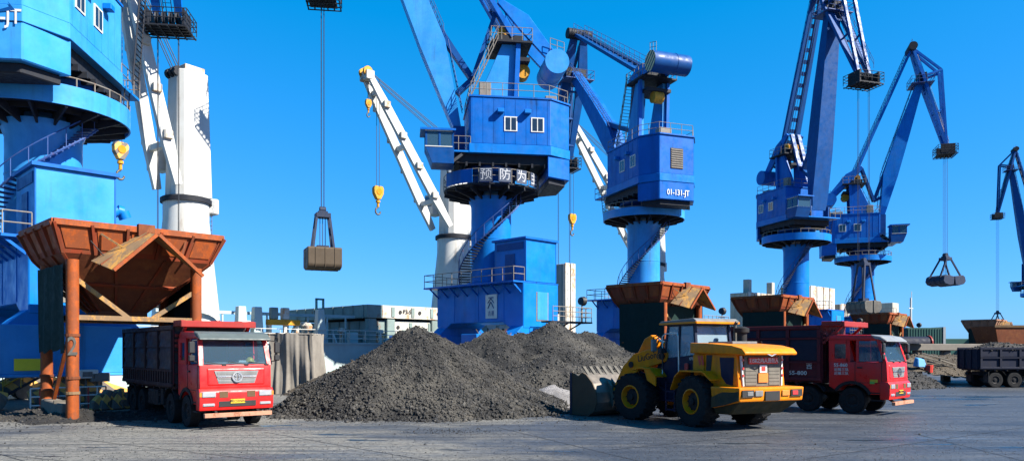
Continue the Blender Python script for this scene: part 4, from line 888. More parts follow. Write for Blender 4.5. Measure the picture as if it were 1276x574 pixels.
def truck(label, loc, heading, v):
    h = Vector(heading).normalized(); r = thing('dump_truck', label, 'truck', (loc[0], loc[1], 0), math.atan2(h.y, h.x), 'tipper trucks on the quay')
    AX = v.get('axles', (0, -1.85, -5.75, -7.1)); bx0, bx1 = AX[3] - 1.15, -1.25
    # wheels
    for i, a in enumerate(AX):
        for sg in (-1, 1):
            wheel(r, (a, sg * 1.05, .54), .54, .32, sg, M['chassis'] if i > 1 else M['maroon'] if v.get('redrim') else M['chassis'])
            if i > 1: wheel(r, (a, sg * .70, .54), .54, .3, sg, M['chassis'])
        q = MB(); q.tube((a, -.9, .54), (a, .9, .54), .12, 10); q.lathe([(0, -.3), (.25, -.2), (.25, .2), (0, .3)], (a, 0, .54), 'y', 14); q.build('axle', M['chassis'], r, smooth=40)
    q = MB()
    for sg in (-1, 1): q.box(bx0 + .5, 1.0, sg * .42 - .06, sg * .42 + .06, .8, 1.12)
    for x in (-7.8, -6.4, -5, -3.5, -2.2, -.8, .6): q.box(x, x + .12, -.4, .4, .85, 1.08)
    q.build('chassis_frame', M['chassis'], r)
    for sg in (-1, 1):
        MB().box(-4.6, -3.3, sg * .98 - .27, sg * .98 + .27, .55, 1.15).build('fuel_tank', M['grey'] if sg > 0 else M['chassis'], r, .06, seg=2)
        q = MB(); q.box(-3.1, -2.75, sg * 1.0 - .2, sg * 1.0 + .2, .6, 1.2); q.build('battery_box', M['chassis'], r, .02)
        for a in (AX[1], AX[3]):
            q = MB(); pts = [(a + .78 * math.cos(t), .54 + .72 * math.sin(t)) for t in np.linspace(2.7, .45, 9)]
            for p0, p1 in zip(pts, pts[1:]): q.beam((p0[0], sg * 1.04, p0[1]), (p1[0], sg * 1.04, p1[1]), .4, .03, up=(0, 1, 0)) if False else q.hexa([(p0[0], sg * 1.04 - .2, p0[1]), (p1[0], sg * 1.04 - .2, p1[1]), (p1[0], sg * 1.04 + .2, p1[1]), (p0[0], sg * 1.04 + .2, p0[1])], [(p0[0], sg * 1.04 - .2, p0[1] + .03), (p1[0], sg * 1.04 - .2, p1[1] + .03), (p1[0], sg * 1.04 + .2, p1[1] + .03), (p0[0], sg * 1.04 + .2, p0[1] + .03)])
            q.build('mudguard', M['chassis'], r)
        MB().box(bx0 + .6, bx0 + .63, sg * 1.0 - .28, sg * 1.0 + .28, .35, 1.1).build('mud_flap', M['black'], r)
        if v.get('load') is None: pass
        q = MB(); q.box(-3.0, -2.6, sg * 1.1 - .02, sg * 1.1 + .02, .5, .95); q.box(-4.75, -3.1, sg * 1.18 - .03, sg * 1.18 + .03, .58, .66); q.box(-4.75, -3.1, sg * 1.18 - .03, sg * 1.18 + .03, .92, 1.0); q.build('side_guard', M['chassis'], r)
    # ---- tipper body
    bm_, wz0, wz1 = M[v['bed']], 1.42, v.get('top', 3.5)
    q = MB(); q.box(bx0, bx1, -1.2, 1.2, 1.24, 1.42)
    for k in range(9): x = bx0 + .3 + k * (bx1 - bx0 - .6) / 8; q.box(x - .06, x + .06, -1.22, 1.22, 1.16, 1.26)
    q.build('bed_floor', bm_, r)
    for sg in (-1, 1):
        y0, y1 = sorted((sg * 1.2, sg * 1.25)); side = MB().box(bx0, bx1, y0, y1, wz0, wz1).build('bed_side', bm_, r)
        ys, ye = sorted((sg * 1.25, sg * 1.34))
        MB().box(bx0 - .02, bx1 + .02, ys, ye, wz1 - .1, wz1 + .06).build('top_rail', M[v.get('railmat', v['bed'])], side, .015)
        MB().box(bx0 - .02, bx1 + .02, ys, ye, wz0 - .12, wz0 + .02).build('bottom_rail', bm_, side, .015)
        if v['style'] == 'tarp':
            zz = wz0 + .42; MB().box(bx0, bx1, ys, ye, zz, zz + .07).build('mid_rail', bm_, side)
            k = 22
            for i in range(k): x = bx0 + .14 + i * (bx1 - bx0 - .28) / (k - 1); MB().box(x - .06, x + .06, ys, ye - .02 * sg, wz0 + .02, zz).build('stake', bm_, side)
            nb = 4
            for i in range(nb + 1): x = bx0 + .07 + i * (bx1 - bx0 - .14) / nb; MB().box(x - .05, x + .05, ys, ye + (.015 if sg > 0 else 0), zz + .07, wz1 - .1).build('upright', bm_, side)
            zm = zz + (wz1 - zz) * .55
            for i in range(nb):
                xa = bx0 + .12 + i * (bx1 - bx0 - .14) / nb; xb = xa + (bx1 - bx0 - .14) / nb - .1
                for (za, zb) in ((zz + .09, zm), (zm, wz1 - .12)):
                    vs = []; n1, n2 = 9, 7
                    for a in range(n1):
                        for b in range(n2):
                            f, g_ = a / (n1 - 1), b / (n2 - 1); bulge = math.sin(f * math.pi) ** .7 * (.05 + .06 * (1 - g_)) + .012 * math.sin(a * 2.1 + i) ; fold = .02 * math.sin(9 * g_ + 5 * abs(f - .5))
                            vs.append((xa + (xb - xa) * f, sg * (1.27 + bulge + fold), za + (zb - za) * g_))
                    fs = [(a * n2 + b, (a + 1) * n2 + b, (a + 1) * n2 + b + 1, a * n2 + b + 1) for a in range(n1 - 1) for b in range(n2 - 1)]
                    MB().add(vs, fs).build('tarp_panel', M['tarp'], side, smooth=60)
        else:
            zz = wz0 + .62; MB().box(bx0, bx1, ys, ye, zz, zz + .08).build('mid_rail', bm_, side); MB().box(bx0, bx1, ys, ye - .02 * sg, (zz + wz1) / 2 + .25, (zz + wz1) / 2 + .31).build('mid_rail', bm_, side)
            nb = 5
            for i in range(nb + 1): x = bx0 + .07 + i * (bx1 - bx0 - .14) / nb; MB().box(x - .07, x + .07, ys, ye + (.012 if sg > 0 else -.0), wz0, wz1 - .1).build('upright', bm_, side)
            for i in range(nb):
                xa = bx0 + .16 + i * (bx1 - bx0 - .14) / nb; xb = xa + (bx1 - bx0 - .14) / nb - .18
                for (za, zb) in ((zz + .12, (zz + wz1) / 2 + .23), ((zz + wz1) / 2 + .33, wz1 - .14)):
                    yy = sorted((sg * 1.262, sg * 1.275)); MB().box(xa, xb, yy[0], yy[1], za, zb).build('panel', M[v.get('panel', 'navy')], side, .005)
    MB().box(bx1 - .06, bx1, -1.22, 1.22, 1.42, wz1 + .05).build('headboard', M[v.get('railmat', v['bed'])], r)
    tg = MB(); tg.box(bx0 - .07, bx0 - .005, -1.24, 1.24, 1.3, wz1 - .05)
    for y in (-1.1, -.4, .4, 1.1): tg.box(bx0 - .14, bx0 - .07, y - .06, y + .06, 1.3, wz1 - .05)
    tg.build('tailgate', bm_, r)
    # head frame and canopy over the cab
    if v.get('guard', True):
        gm = M['bedred']; g_ = MB(); g_.box(bx1, bx1 + .95, -1.28, 1.28, wz1 + .02, wz1 + .09); guard = g_.build('cab_guard', gm, r, .01)
        for y in (-1.2, -.75, 0, .75, 1.2): MB().box(bx1 + .02, bx1 + .9, y - .08, y + .08, wz1 + .09, wz1 + .22).build('guard_rib', gm, guard, .01)
        MB().box(bx1 + .88, bx1 + 1.0, -1.3, 1.3, wz1 - .02, wz1 + .2).build('guard_lip', gm, guard, .02)
        for sg in (-1, 1): MB().beam((bx1 + .02, sg * 1.1, wz1 - .7), (bx1 + .8, sg * 1.1, wz1), .1, .1).build('guard_brace', gm, guard)
        q = MB(); q.tube((bx1 + .2, 0, 1.3), (bx1 + .15, 0, wz1 - .1), .11, 12); q.build('tipping_ram', M['steel'], r, smooth=40)
        q = MB(); ladder(q, (bx1 + .05, -1.1, 1.4), (bx1 + .05, -1.1, wz1 - .1), (0, 1, 0), .35, .32, .02); q.build('bed_ladder', M['maroon'], r)
        for k in range(3): MB().box(bx1 + .06, bx1 + .16, -1.24, -1.12, wz1 - .35 - k * .18, wz1 - .25 - k * .18).build('bracket', gm, guard)
    # ---- cab
    red = M[v.get('cab', 'red')]
    arch = [(.74 * math.cos(t), .5 + .74 * math.sin(t)) for t in np.linspace(2.55, .42, 10)]
    low = [(-.95, 2.12), (-.95, 1.1)] + arch + [(1.28, .82), (1.36, 1.3), (1.40, 1.36), (1.36, 2.12)]
    cab = MB().prism(low, 'y', -1.2, 1.2).build('cab', red, r, .045, seg=2, smooth=35)
    q = MB()
    for sg in (-1, 1):
        q.beam((1.30, sg * 1.14, 2.08), (1.0, sg * 1.08, 3.02), .12, .14, up=(0, 1, 0)); q.beam((.22, sg * 1.16, 2.1), (.2, sg * 1.09, 3.02), .1, .09, up=(0, 1, 0))
        yy = sorted((sg * 1.14, sg * 1.185)); q.prism([(-.95, 2.1), (-.15, 2.1), (-.18, 2.26), (-.72, 2.26), (-.72, 2.86), (-.2, 2.86), (-.2, 3.02), (-.95, 3.02)], 'y', *yy); q.prism([(-.25, 2.1), (-.08, 2.1), (-.1, 3.02), (-.25, 3.02)], 'y', *yy)
    q.box(-.95, -.88, -1.17, 1.17, 2.1, 3.02)
    q.split('cab_pillar', red, cab)
    MB().prism([(-.97, 3.0), (1.06, 3.0), (1.0, 3.12), (.7, 3.22), (-.8, 3.26), (-.97, 3.15)], 'y', -1.16, 1.16).build('cab_roof', red, cab, .04, seg=2, smooth=40)
    MB().prism([(.72, 3.24), (1.12, 3.16), (1.38, 2.98), (1.36, 2.93), (1.08, 3.02), (.9, 3.05)], 'y', -1.2, 1.2).build('sun_visor', M[v.get('visor', 'visor')], cab, .03)
    MB().hexa([(1.30, -1.08, 2.14), (1.30, 1.08, 2.14), (1.01, 1.03, 3.0), (1.01, -1.03, 3.0)], [(1.325, -1.08, 2.15), (1.325, 1.08, 2.15), (1.035, 1.03, 3.01), (1.035, -1.03, 3.01)]).build('windscreen', M['screen'], cab)
    for sg in (-1, 1):
        y0 = sg * 1.145
        MB().hexa([(.27, y0, 2.14), (1.22, y0, 2.14), (.98, sg * 1.1, 2.98), (.25, sg * 1.1, 2.98)], [(.27, y0 + .02 * sg, 2.14), (1.22, y0 + .02 * sg, 2.14), (.98, sg * 1.12, 2.98), (.25, sg * 1.12, 2.98)]).build('door_window', M['glass'], cab)
        yy = sorted((sg * 1.12, sg * 1.15)); MB().box(-.72, -.24, yy[0], yy[1], 2.26, 2.86).build('quarter_window', M['dark_glass'], cab)
        y0, y1 = sorted((sg * 1.2, sg * 1.212))
        q = MB()
        for (xa, xb, za, zb) in ((.12, .14, 1.3, 2.1), (1.16, 1.18, 1.05, 2.1), (.13, 1.17, 1.27, 1.29)): q.box(xa, xb, y0, y1, za, zb)
        q.split('door_gap', M['ink'], cab)
        yy = sorted((sg * 1.2, sg * 1.245)); MB().box(.22, .42, yy[0], yy[1], 1.86, 1.92).build('door_handle', M['black'], cab, .01)
        # wheel arch trim, steps
        q = MB()
        for p0, p1 in zip(arch, arch[1:]): q.hexa([(p0[0], y0 - .02, p0[1] - .02), (p1[0], y0 - .02, p1[1] - .02), (p1[0], y1 + .02, p1[1] - .02), (p0[0], y1 + .02, p0[1] - .02)], [(p0[0] * 1.14, y0 - .02, .5 + (p0[1] - .5) * 1.14), (p1[0] * 1.14, y0 - .02, .5 + (p1[1] - .5) * 1.14), (p1[0] * 1.14, y1 + .02, .5 + (p1[1] - .5) * 1.14), (p0[0] * 1.14, y1 + .02, .5 + (p0[1] - .5) * 1.14)])
        q.build('wheel_arch', M['chassis'], cab)
        for z in (.55, .85): MB().box(.75, 1.2, *sorted((sg * .95, sg * 1.22)), z, z + .05).build('step', M['chassis'], cab)
        # mirrors
        q = MB(); q.path([(1.18, sg * 1.15, 2.95), (1.32, sg * 1.42, 2.9), (1.32, sg * 1.44, 2.25), (1.2, sg * 1.18, 2.2)], .02, 6); q.build('mirror_arm', M['black'], cab)
        ms = sorted((sg * 1.33, sg * 1.53))
        MB().box(1.28, 1.38, *ms, 2.5, 2.88).build('mirror', M['black'], cab, .03); MB().box(1.28, 1.37, *ms, 2.24, 2.44).build('mirror', M['black'], cab, .03)
        for (za, zb) in ((2.53, 2.85), (2.27, 2.41)): MB().box(1.27, 1.279, ms[0] + .03, ms[1] - .03, za, zb).build('mirror_glass', M['chrome'], cab)
    # interior
    q = MB(); q.box(1.0, 1.26, -1.05, 1.05, 2.0, 2.2); q.build('dashboard', M['cabin'], cab, .03)
    for y in (-.6, .6):
        st = MB(); st.box(-.35, .2, y - .27, y + .27, 1.9, 2.15); st.prism([(-.4, 2.1), (-.2, 2.1), (-.38, 2.85), (-.52, 2.85)], 'y', y - .27, y + .27); st.build('seat', M['seat'], cab, .04)
    st = MB(); cpt = Vector((.85, .6, 2.3)); pts = [cpt + Vector((.12 * math.sin(t), .24 * math.cos(t), .22 * math.sin(t))) for t in np.linspace(0, 2 * math.pi, 17)[:-1]]; st.path(pts, .018, 6, True); st.tube(cpt, cpt + Vector((.25, 0, -.25)), .025, 6); st.build('steering_wheel', M['black'], cab)
    if v.get('helmet'):
        MB().lathe([(.17, 0), (.15, .02), (.13, .1), (.06, .16), (0, .17)], (1.12, .55, 2.2), 'z', 16, False).build('helmet_on_dash', M['hatpeg'], cab, smooth=60); MB().box(1.05, 1.2, .15, .4, 2.2, 2.26).build('dash_papers', M['ivory'], cab)
    q = MB()
    for y0_ in (-.75, .0, .7): q.beam((1.345, y0_ + .35, 2.13), (1.325, y0_ - .25, 2.22), .02, .02); q.box(1.33, 1.38, y0_ + .28, y0_ + .42, 2.09, 2.14)
    q.split('wiper', M['black'], cab)
    # front face
    q = MB(); q.hexa([(1.375, -.98, 1.42), (1.375, .98, 1.42), (1.355, .98, 2.02), (1.355, -.98, 2.02)], [(1.425, -.92, 1.46), (1.425, .92, 1.46), (1.40, .95, 1.98), (1.40, -.95, 1.98)]); fp = q.build('front_panel', red, cab, .02)
    q = MB(); q.prism([(-.6, 1.5), (.6, 1.5), (.74, 1.92), (-.74, 1.92)], 'x', 1.40, 1.432); gr = q.build('grille', M['visor'], fp)
    for (za, zb, m_) in ((1.53, 1.60, 'grey'), (1.63, 1.68, 'grey'), (1.70, 1.76, 'chrome'), (1.79, 1.88, 'grey')):
        MB().box(1.43, 1.442 if m_ == 'grey' else 1.455, -.60 if za < 1.65 else -.66, .60 if za < 1.65 else .66, za, zb).build('grille_bar', M[m_], gr, .008)
    q = MB(); q.lathe([(.13, 1.44), (.175, 1.44), (.175, 1.49), (.13, 1.49)], (0, 0, 1.71), 'x', 24); q.build('badge_ring', M['chrome'], gr, smooth=30)
    MB().lathe([(0, 1.44), (.13, 1.44), (.13, 1.465), (0, 1.465)], (0, 0, 1.71), 'x', 24, False).build('badge_disc', M['grey'], gr)
    q = MB()
    for sg in (-1, 1): q.beam((1.475, sg * .045, 1.60), (1.475, sg * .045, 1.82), .035, .02, up=(1, 0, 0)); q.beam((1.475, sg * .03, 1.70), (1.475, sg * .11, 1.80), .03, .02, up=(1, 0, 0)); q.beam((1.475, sg * .03, 1.72), (1.475, sg * .11, 1.62), .03, .02, up=(1, 0, 0))
    q.split('badge_mark', M['chrome'], gr)
    MB().box(1.30, 1.385, -1.15, 1.15, 1.33, 1.41).build('panel_gap', M['ink'], cab)
    bp_ = MB(); bp_.prism([(1.1, .62), (1.46, .62), (1.5, .8), (1.5, 1.22), (1.42, 1.34), (1.1, 1.34)], 'y', -1.24, 1.24); bump = bp_.build('bumper', red, r, .05, seg=2, smooth=35)
    for sg in (-1, 1):
        MB().box(1.47, 1.535, *sorted((sg * .72, sg * 1.16)), 1.06, 1.24).build('headlight', M['lamp'], bump, .025, seg=2); MB().box(1.485, 1.525, *sorted((sg * .75, sg * 1.14)), .76, .86).build('fog_light', M['lamp'], bump, .02)
        MB().box(1.47, 1.512, *sorted((sg * .32, sg * .6)), 1.04, 1.24).build('bumper_vent', M['brown'], bump); MB().box(1.49, 1.508, *sorted((sg * 1.17, sg * 1.235)), 1.08, 1.22).build('indicator', M['amber'], bump)
    MB().box(1.48, 1.508, -.62, .62, .74, .92).build('lower_grille', M['ink'], bump)
    MB().box(1.50, 1.53, -.24, .24, .84, .98).build('number_plate', M['plate'], bump); text('plate_lettering', '皖C55N00', bump, M['ink'], .11, (1.534, 0, .91), (0, 1, 0), (0, 0, 1))
    q = MB(); q.box(1.52, 1.66, -1.12, 1.12, .40, .54); q.build('front_bar', M['steplight'], r, .01)
    for y in (-.7, .7): MB().beam((1.1, y, .75), (1.55, y, .47), .08, .1).build('bar_bracket', M['chassis'], r)
    if v.get('ids'):
        y = -1.216
        text('door_number', '55-860', cab, M['ivory'], .20, (-.45, y, 1.98), (1, 0, 0), (0, 0, 1)); text('door_lettering', '运输三队', cab, M['ivory'], .15, (-.42, y, 1.80), (1, 0, 0), (0, 0, 1)); text('door_lettering', '运输三队', cab, M['ivory'], .15, (-.42, y, 1.64), (1, 0, 0), (0, 0, 1))
        MB().box(.72, 1.02, y, y + .01, 1.3, 1.42).build('yellow_sticker', M['plate'], cab); MB().box(.72, .9, y - .004, y, 1.24, 1.34).build('green_sticker', M['greenmark'], cab)
        text('bed_number', '55-800', r, M['ivory'], .24, (bx1 - 1.0, -1.285, 1.62), (1, 0, 0), (0, 0, 1), 1.2); text('bed_character', '吉', r, M['ivory'], .3, (bx1 - .5, -1.285, 1.92), (1, 0, 0), (0, 0, 1))
    if v.get('load'):
        pts = []
        q = MB(); n1, n2 = 26, 9; vs = []
        for i in range(n1):
            for j in range(n2):
                f, g_ = i / (n1 - 1), j / (n2 - 1); x = bx0 + .1 + (bx1 - bx0 - .2) * f
                hz = .75 * math.sin(min(1, g_) * math.pi) ** .7 * (math.sin(min(1, f * 2.2) * math.pi / 2)) * (.8 + .3 * math.sin(f * 9)) * math.sin(math.pi * f) ** .2
                vs.append((x, -1.2 + 2.4 * g_, wz1 - .15 + hz + random.uniform(-.04, .04)))
        q.add(vs, [(i * n2 + j, (i + 1) * n2 + j, (i + 1) * n2 + j + 1, i * n2 + j + 1) for i in range(n1 - 1) for j in range(n2 - 1)])
        ld = q.build('coal_load', COAL_B, None); ld.location = r.location; ld.rotation_euler = r.rotation_euler; tag(ld, 'heaped dark coal filling the bed of the far truck', 'coal')
        lumps('coal_lump', [(random.choice(vs)[0] + random.uniform(-.15, .15), random.uniform(-1.1, 1.1), 0) for _ in range(0)], [], COAL_B, ld)
        pp = [vs[random.randrange(len(vs))] for _ in range(700)]; lumps('coal_lump', [(a + random.uniform(-.15, .15), b + random.uniform(-.12, .12), c) for a, b, c in pp], [random.uniform(.03, .1) for _ in pp], COAL_B, ld)
    return r

h_1 = Vector((.64, -.77, 0)).normalized()
truck('red dump truck with black tarpaulin sides facing the camera, parked under the left hopper', (-10.14, 26.67), h_1, dict(bed='frame_dark', visor='greyteal', style='tarp', helmet=True, top=3.42, axles=(0, -1.85, -5.75, -7.1), railmat='tarp'))
truck('red cab dump truck with number 55-860, half hidden behind the yellow loader', (14.84, 32.25), (.71, -.704), dict(bed='maroon', style='panel', panel='navy', ids=True, top=3.6))
truck('far dark navy tipper heaped with coal, cut by the right edge', (40.8, 54.5), (1, .02), dict(bed='navy', style='panel', panel='navy', load=True, top=2.75, guard=False, cab='maroon'))

# ------------------------------------------------------------------ wheel loader
hl = Vector((-.42, .907, 0)).normalized()
ld = thing('wheel_loader', 'yellow wheel loader with navy cab and LiuGong lettering, bucket towards the heap', 'loader', (6.62, 28.1, 0), math.atan2(hl.y, hl.x))
A = Matrix.Rotation(R(13), 4, 'Z'); Y = M['yellow']
RA, RW_, WT = 1.75, .86, .68
for sg in (-1, 1):
    wheel(ld, (-RA, sg * 1.12, RW_), RW_, WT, sg, Y, 22, .5); wheel(ld, (RA, sg * 1.12, RW_), RW_, WT, sg, Y, 22, .5, A)
q = MB(); q.tube((-RA, -.9, RW_), (-RA, .9, RW_), .22, 12); q.build('rear_axle', M['chassis'], ld, smooth=40)
q = MB(A); q.tube((RA, -.9, RW_), (RA, .9, RW_), .22, 12); q.build('front_axle', M['chassis'], ld, smooth=40)
q = MB(); q.box(-3.4, -.15, -.5, .5, .75, 1.45); q.box(-.6, .1, -.3, .3, .6, 1.3); rear = q.build('rear_frame', M['navycab'], ld, .03)
q = MB(A); q.box(-.1, .5, -.3, .3, .7, 1.25); q.box(.4, 2.3, -.5, .5, .7, 1.3); q.prism([(.45, 1.25), (1.5, 1.25), (1.2, 2.0), (.95, 2.6), (.5, 2.6)], 'y', -.52, -.42); q.prism([(.45, 1.25), (1.5, 1.25), (1.2, 2.0), (.95, 2.6), (.5, 2.6)], 'y', .42, .52); q.build('front_frame', M['navycab'], ld, .02)
# hood
hood = MB().prism([(-3.62, 1.4), (-1.35, 1.4), (-1.35, 2.5), (-3.5, 2.5)], 'y', -.98, .98).build('hood', Y, ld, .05, seg=2)
cap = MB(); cs_ = [(-4.02, 2.44), (-4.05, 2.52), (-3.9, 2.66), (-3.4, 2.76), (-2.2, 2.84), (-1.3, 2.86), (-1.3, 2.5), (-3.5, 2.46)]
cap.prism(cs_, 'y', -1.1, 1.1); cp = cap.build('hood_cap', Y, hood, .09, seg=3, smooth=40)
MB().box(-2.6, -1.35, -.75, .35, 2.80, 2.9).build('hood_hatch', M['grey'], hood, .02); 
for sg in (-1, 1):
    ys = sorted((sg * .98, sg * .992)); MB().prism([(-3.42, 2.36), (-2.72, 2.36), (-2.80, 1.75), (-3.05, 1.5), (-3.36, 1.46)], 'y', *ys).build('side_grille', M['navycab'], hood); ys = sorted((sg * .975, sg * 1.0))
    MB().prism([(-2.35, 2.44), (-2.05, 2.44), (-2.02, 1.45), (-2.2, 1.45)], 'y', *sorted((sg * .98, sg * .991))).build('side_slot', M['ink'], hood)
    MB().box(-1.95, -1.37, *sorted((sg * .98, sg * 1.03)), 1.9, 2.45).build('side_cover', Y, hood, .02)
    for k in range(2): MB().beam((-1.95 + k * .16, sg * 1.035, 2.1), (-1.85 + k * .16, sg * 1.035, 2.42), .01, .1, up=(1, 0, 0)).build('red_stripe', M['plate_red'], hood)
    # rear lamp strip
    MB().hexa([(-3.66, sg * .80 - .025, 1.45), (-3.60, sg * .80 - .025, 1.45), (-3.60, sg * .80 + .025, 1.45), (-3.66, sg * .80 + .025, 1.45)], [(-3.62, sg * .86 - .025, 2.42), (-3.56, sg * .86 - .025, 2.42), (-3.56, sg * .86 + .025, 2.42), (-3.62, sg * .86 + .025, 2.42)]).build('lamp_strip', M['ivory'], hood)
    for z in (1.75, 1.98, 2.25): MB().box(-3.675, -3.655, sg * .825 - .03, sg * .825 + .03, z, z + .07).build('strip_lens', M['redlens'], hood)
gp = MB().box(-3.64, -3.6, -.76, .76, 1.43, 2.42).build('rear_grille', M['grille_brown'], hood, .01)
for k in range(6):
    z = 1.47 + k * .115
    for (ya, yb) in ((-.72, -.26), (.26, .72)): MB().prism([(-3.66, z), (-3.64, z), (-3.64, z + .1), (-3.65, z + .1)], 'y', ya, yb).build('grille_slat', M['grille_brown'], gp)
MB().box(-3.70, -3.66, -.62, .62, 2.16, 2.37).build('warning_banner', M['plate_red'], gp, .02); text('banner_lettering', '1158之内人员勿入', gp, M['ivory'], .17, (-3.705, 0, 2.26), (0, -1, 0), (0, 0, 1), .9)
MB().box(-3.68, -3.65, -.15, .15, 1.88, 2.12).build('white_plate', M['ivory'], gp); MB().box(-3.68, -3.65, -.2, .2, 1.56, 1.86).build('yellow_plate', M['amber'], gp); MB().box(-3.69, -3.68, -.08, .08, 1.93, 2.07).build('plate_symbol', M['plate_red'], gp)
MB().prism([(-.2, 2.48), (0, 2.40), (.2, 2.48), (.12, 2.48), (0, 2.44), (-.12, 2.48)], 'x', -4.06, -4.03).build('cap_badge', M['chrome'], cp)
# rear counterweight bumper
bw = MB().hexa([(-4.05, -1.32, .98), (-2.75, -1.32, .7), (-2.75, 1.32, .7), (-4.05, 1.32, .98)], [(-4.08, -1.36, 1.42), (-2.7, -1.36, 1.42), (-2.7, 1.36, 1.42), (-4.08, 1.36, 1.42)]).build('rear_counterweight', Y, ld, .05, seg=2)
MB().hexa([(-3.35, -1.1, .52), (-2.65, -1.1, .5), (-2.65, 1.1, .5), (-3.35, 1.1, .52)], [(-3.98, -1.27, .98), (-2.7, -1.27, .72), (-2.7, 1.27, .72), (-3.98, 1.27, .98)]).build('counterweight_belly', M['bumper_dirt'], bw, .04)
MB().prism([(-2.72, .72), (-2.72, 1.05), (-3.1, 1.2), (-3.5, 1.32), (-4.03, 1.38), (-4.03, 1.02), (-3.4, .84)], 'y', 1.345, 1.35).build('oil_stain', M['bumper_dirt'], bw)
MB().box(-4.1, -4.0, -.3, .3, 1.0, 1.3).build('tow_recess', M['ink'], bw); 
for sg in (-1, 1):
    MB().box(-4.11, -4.03, *sorted((sg * .78, sg * 1.25)), 1.12, 1.34).build('lamp_recess', M['ink'], bw); MB().box(-4.125, -4.10, *sorted((sg * .82, sg * 1.06)), 1.16, 1.30).build('tail_lamp', M['redlens'] if sg < 0 else M['grey'], bw, .01)
    MB().box(-4.105, -4.06, *sorted((sg * .4, sg * .72)), 1.14, 1.32).build('reflector', M['amber'] if sg < 0 else M['grey'], bw, .01)
# rear fenders with platforms
for sg in (-1, 1):
    prof = [(-2.75, 1.60), (-2.35, 1.86), (-1.15, 1.86), (-.85, 1.65), (-.62, 1.2)]
    q = MB()
    for p0, p1 in zip(prof, prof[1:]):
        ys = sorted((sg * .78, sg * 1.42)); q.hexa([(p0[0], ys[0], p0[1]), (p1[0], ys[0], p1[1]), (p1[0], ys[1], p1[1]), (p0[0], ys[1], p0[1])], [(p0[0], ys[0], p0[1] + .05), (p1[0], ys[0], p1[1] + .05), (p1[0], ys[1], p1[1] + .05), (p0[0], ys[1], p0[1] + .05)])
    q.box(-1.15, -.8, *sorted((sg * .85, sg * 1.35)), 1.3, 1.7) if False else None
    q.build('rear_fender', Y, ld)
    q = MB()
    for z in (.45, .78, 1.1): q.box(-.55, -.05, *sorted((sg * .85, sg * 1.2)), z, z + .05)
    for x in (-.55, -.05): q.box(x - .03, x + .03, *sorted((sg * 1.15, sg * 1.2)), .42, 1.45)
    q.build('steps', M['navycab'], ld)
    q = MB(); q.path([(-.62, sg * 1.05, 1.5), (-.62, sg * 1.08, 3.1), (-.45, sg * 1.0, 3.2), (.25, sg * 1.0, 3.2), (.42, sg * 1.0, 3.1), (.42, sg * 1.0, 1.7)], .022, 6); q.path([(-2.2, sg * 1.3, 1.9), (-2.2, sg * 1.3, 2.9), (-1.4, sg * 1.2, 2.95), (-1.4, sg * 1.2, 1.9)], .022, 6) if sg < 0 else None; q.build('handrail', M['ivory'] if sg > 0 else M['chassis'], ld)
# cab
cb = MB().prism([(-1.3, 1.4), (.35, 1.4), (.62, 1.75), (.62, 2.3), (-1.3, 2.45)], 'y', -.82, .82).build('cab', M['navycab'], ld, .03)
q = MB()
for sg in (-1, 1):
    for (xa, za, xb, zb, w) in ((.58, 2.28, .38, 3.5, .09), (-.28, 2.3, -.3, 3.5, .08), (-1.25, 2.4, -1.12, 3.5, .1)): q.beam((xa, sg * .77, za), (xb, sg * .74, zb), w, .09, up=(0, 1, 0))
for z in (3.46,): q.box(-1.15, .45, -.78, .78, z, z + .08)
q.split('cab_pillar', M['navycab'], cb)
MB().prism([(-1.45, 3.54), (.62, 3.54), (.7, 3.6), (.6, 3.66), (-1.3, 3.72), (-1.45, 3.64)], 'y', -.95, .95).build('cab_roof', M['grey'], cb, .03, seg=2)
for _sg in (-1, 1): MB().box(-1.46, .66, *sorted((_sg * .93, _sg * .975)), 3.53, 3.60).build('roof_trim', Y, cb)
MB().box(-1.49, -1.44, -.95, .95, 3.53, 3.60).build('roof_trim', Y, cb)
MB().box(-1.4, .6, -.9, .9, 3.5, 3.545).build('roof_lining', M['black'], cb)
for (n, qd) in (('windscreen', [(.59, -.72, 2.32), (.59, .72, 2.32), (.40, .7, 3.48), (.40, -.7, 3.48)]), ('rear_window', [(-1.24, -.72, 2.46), (-1.24, .72, 2.46), (-1.11, .7, 3.46), (-1.11, -.7, 3.46)])):
    MB().hexa(qd, [(x + .02, y, z) for x, y, z in qd]).build(n, M['cabglass'], cb)
for sg in (-1, 1):
    for (xa, xb, xc, xd) in ((-.22, .52, .36, -.24), (-1.18, -.34, -.36, -1.06)):
        MB().hexa([(xa, sg * .755, 2.32), (xb, sg * .755, 2.32), (xc, sg * .73, 3.47), (xd, sg * .73, 3.47)], [(xa, sg * .775, 2.32), (xb, sg * .775, 2.32), (xc, sg * .75, 3.47), (xd, sg * .75, 3.47)]).build('side_window', M['cabglass'], cb)
    MB().box(-.2, .5, *sorted((sg * .825, sg * .84)), 1.55, 2.25).build('door_panel', M['navycab'], cb, .01)
st = MB(); st.box(-.75, -.2, -.28, .28, 2.1, 2.45); st.prism([(-.8, 2.4), (-.62, 2.4), (-.75, 3.1), (-.9, 3.1)], 'y', -.26, .26); st.build('seat', M['black'], cb, .04)
st = MB(); cpt = Vector((.1, 0, 2.75)); st.path([cpt + Vector((.14 * math.sin(t), .2 * math.cos(t), .15 * math.sin(t))) for t in np.linspace(0, 2 * math.pi, 15)[:-1]], .018, 6, True); st.tube(cpt, cpt + Vector((.25, 0, -.4)), .03, 6); st.build('steering_column', M['black'], cb)
q = MB(); q.beam((-1.26, .3, 2.5), (-1.18, -.25, 3.0), .025, .02); q.build('wiper', M['black'], cb)
